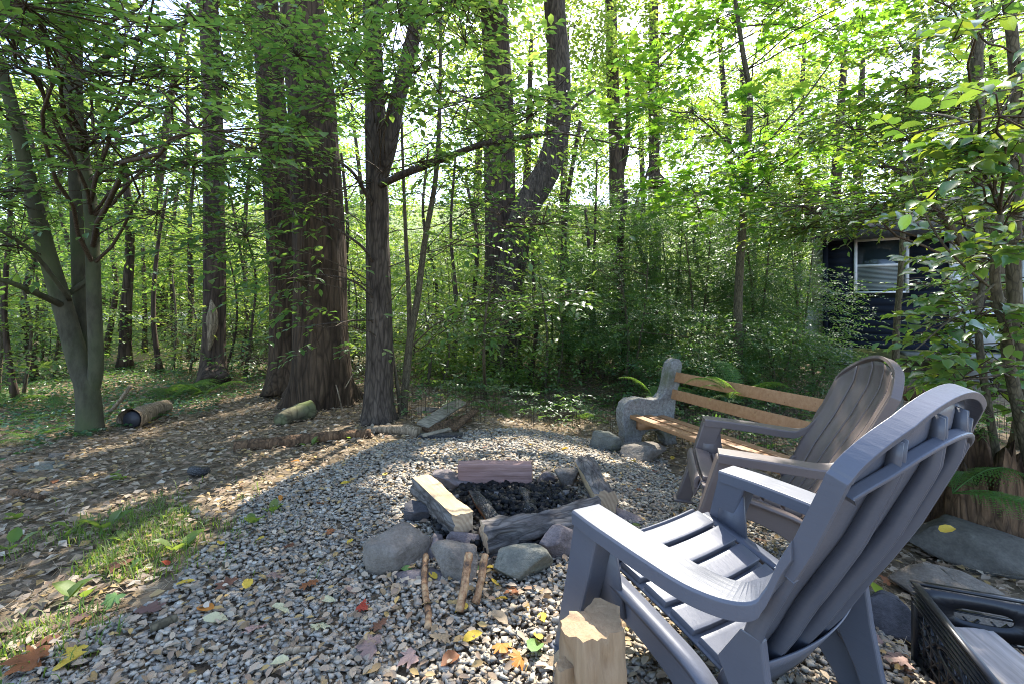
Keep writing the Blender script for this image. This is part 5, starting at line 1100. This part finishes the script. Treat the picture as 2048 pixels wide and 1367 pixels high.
for i, (X, Y, r_, h) in enumerate(((-7.6, 7.6, 1.0, 1.1), (-6.0, 8.4, 1.1, 1.2), (-4.6, 7.6, .9, 1.0), (-3.4, 7.2, .8, .9), (-2.6, 7.8, .8, 1.0), (-5.4, 10.2, 1.2, 1.5), (-8.8, 6.6, 1.0, 1.4))):
    b = A(X, Y, gz(X, Y)); c = b + rg.normal(0, .5, (14, 3)) * r_ * A(1, 1, 0) + np.c_[np.zeros((14, 2)), rg.uniform(.1, 1, 14) * h]
    tree('bush', 'low twiggy dark bush in the shade of the left trees', 'bush', [([b, b + A(.05, 0, h * .5), b + A(-.05, .05, h)], .012, .005), ([b + A(.2, .1, 0), b + A(.3, .1, h * .5), b + A(.2, 0, h * .9)], .01, .004)], c, .5 * r_, int(150 * r_), .4, 9, .065, MT['leaf_dark'], MT['bark_thin'], 'q', 170 + i, 6, 'low bushes below the left trees', .02, flare=None, rings=8, tilt=.2)
# thin dark stems between the trunks
for i, (u, Y, h, r_) in enumerate(((250, 8, 3.4, .09), (380, 9, 4, .05), (480, 8, 3.5, .03), (690, 9, 4, .05), (905, 8.5, 4, .04), (940, 10, 4, .06), (1140, 9.5, 5, .07), (1165, 8.5, 3, .05), (1255, 8.8, 3.4, .09), (1060, 8, 3, .04), (320, 7.6, 3, .04), (70, 7, 4, .05), (1300, 11, 5, .06), (1410, 10, 4, .05), (30, 5.5, 3.5, .03), (1120, 11, 5, .05), (210, 10, 5, .06), (290, 11, 5, .05), (500, 11, 5, .06), (350, 12, 5, .07), (140, 9, 5, .05), (860, 11, 5, .05), (980, 12, 5, .05), (1200, 9, 4, .035), (450, 7.4, 2.6, .02), (490, 7.2, 2.4, .025))):
    X = (u - CX) / F_PX * Y; b = A(X, Y, gz(X, Y)); k = rg.normal(0, .12, (3, 3)); tp = b + A(k[2][0], k[2][1], h)
    tree('young_tree', 'thin dark understory stem between the larger trunks', 'tree', [([b, b + A(k[0][0], k[0][1], h * .3), b + A(k[1][0], k[1][1], h * .65), tp], r_, r_ * .5)], b + A(0, 0, h * .75) + rg.normal(0, .5, (6, 3)) * A(1, 1, .8), .5, 55, .45, 9, .09, MT['leaf_beech'], MT['bark_far'], 'q', 120 + i, 8, 'thin stems between the trunks', .03, rings=14)
# trees beyond
k = 0
for ring, (Y0, Y1, n, x1, ls, nsp) in enumerate(((13, 17, 9, 19, .17, 420), (23.5, 29, 14, 36, .27, 800), (33, 42, 14, 54, .42, 850))):
    for i in range(n + (5 if ring == 0 else 0)):
        X = -x1 + 2 * x1 * (i + rg.uniform(.2, .8)) / n; Y = rg.uniform(Y0, Y1); b = A(X, Y, gz(X, Y)); h = rg.uniform(9, 13) * (1 + .25 * ring); cr = rg.uniform(2.2, 3.2) * (1 + .25 * ring)
        if i >= n: X, Y = ((9.2, 13.2), (12.5, 14.5), (17, 16), (10.5, 17), (7.6, 16.5))[i - n]; b = A(X, Y, gz(X, Y))
        elif ring == 0 and 1 < X < 7: continue
        c = b + rg.normal(0, .5, (22, 3)) * cr * A(1, 1, 0) + np.c_[np.zeros((22, 2)), rg.uniform(.04, 1, 22) ** 1.25 * h]
        tree('forest_tree', ['leafy forest tree standing this side of the road', 'tall leafy forest tree on the far side of the road', 'tall leafy forest tree up on the far hillside'][ring], 'tree', [([b, b + A(rg.normal(0, .2), 0, h * .4), b + A(rg.normal(0, .4), 0, h * .9)], rg.uniform(.14, .26) * (1 + .2 * ring), .06)], c, cr * .42, int(nsp), .9 + .4 * ring, 7, ls, MT['leaf_bright'] if k % 3 else MT['leaf_beech'], MT['bark_far'], 'q', 200 + k, 9, ['trees before the road', 'trees across the road', 'trees on the hillside'][ring], .04, rings=14, tw=False, cut=ring < 2, cg=1.3)
        k += 1
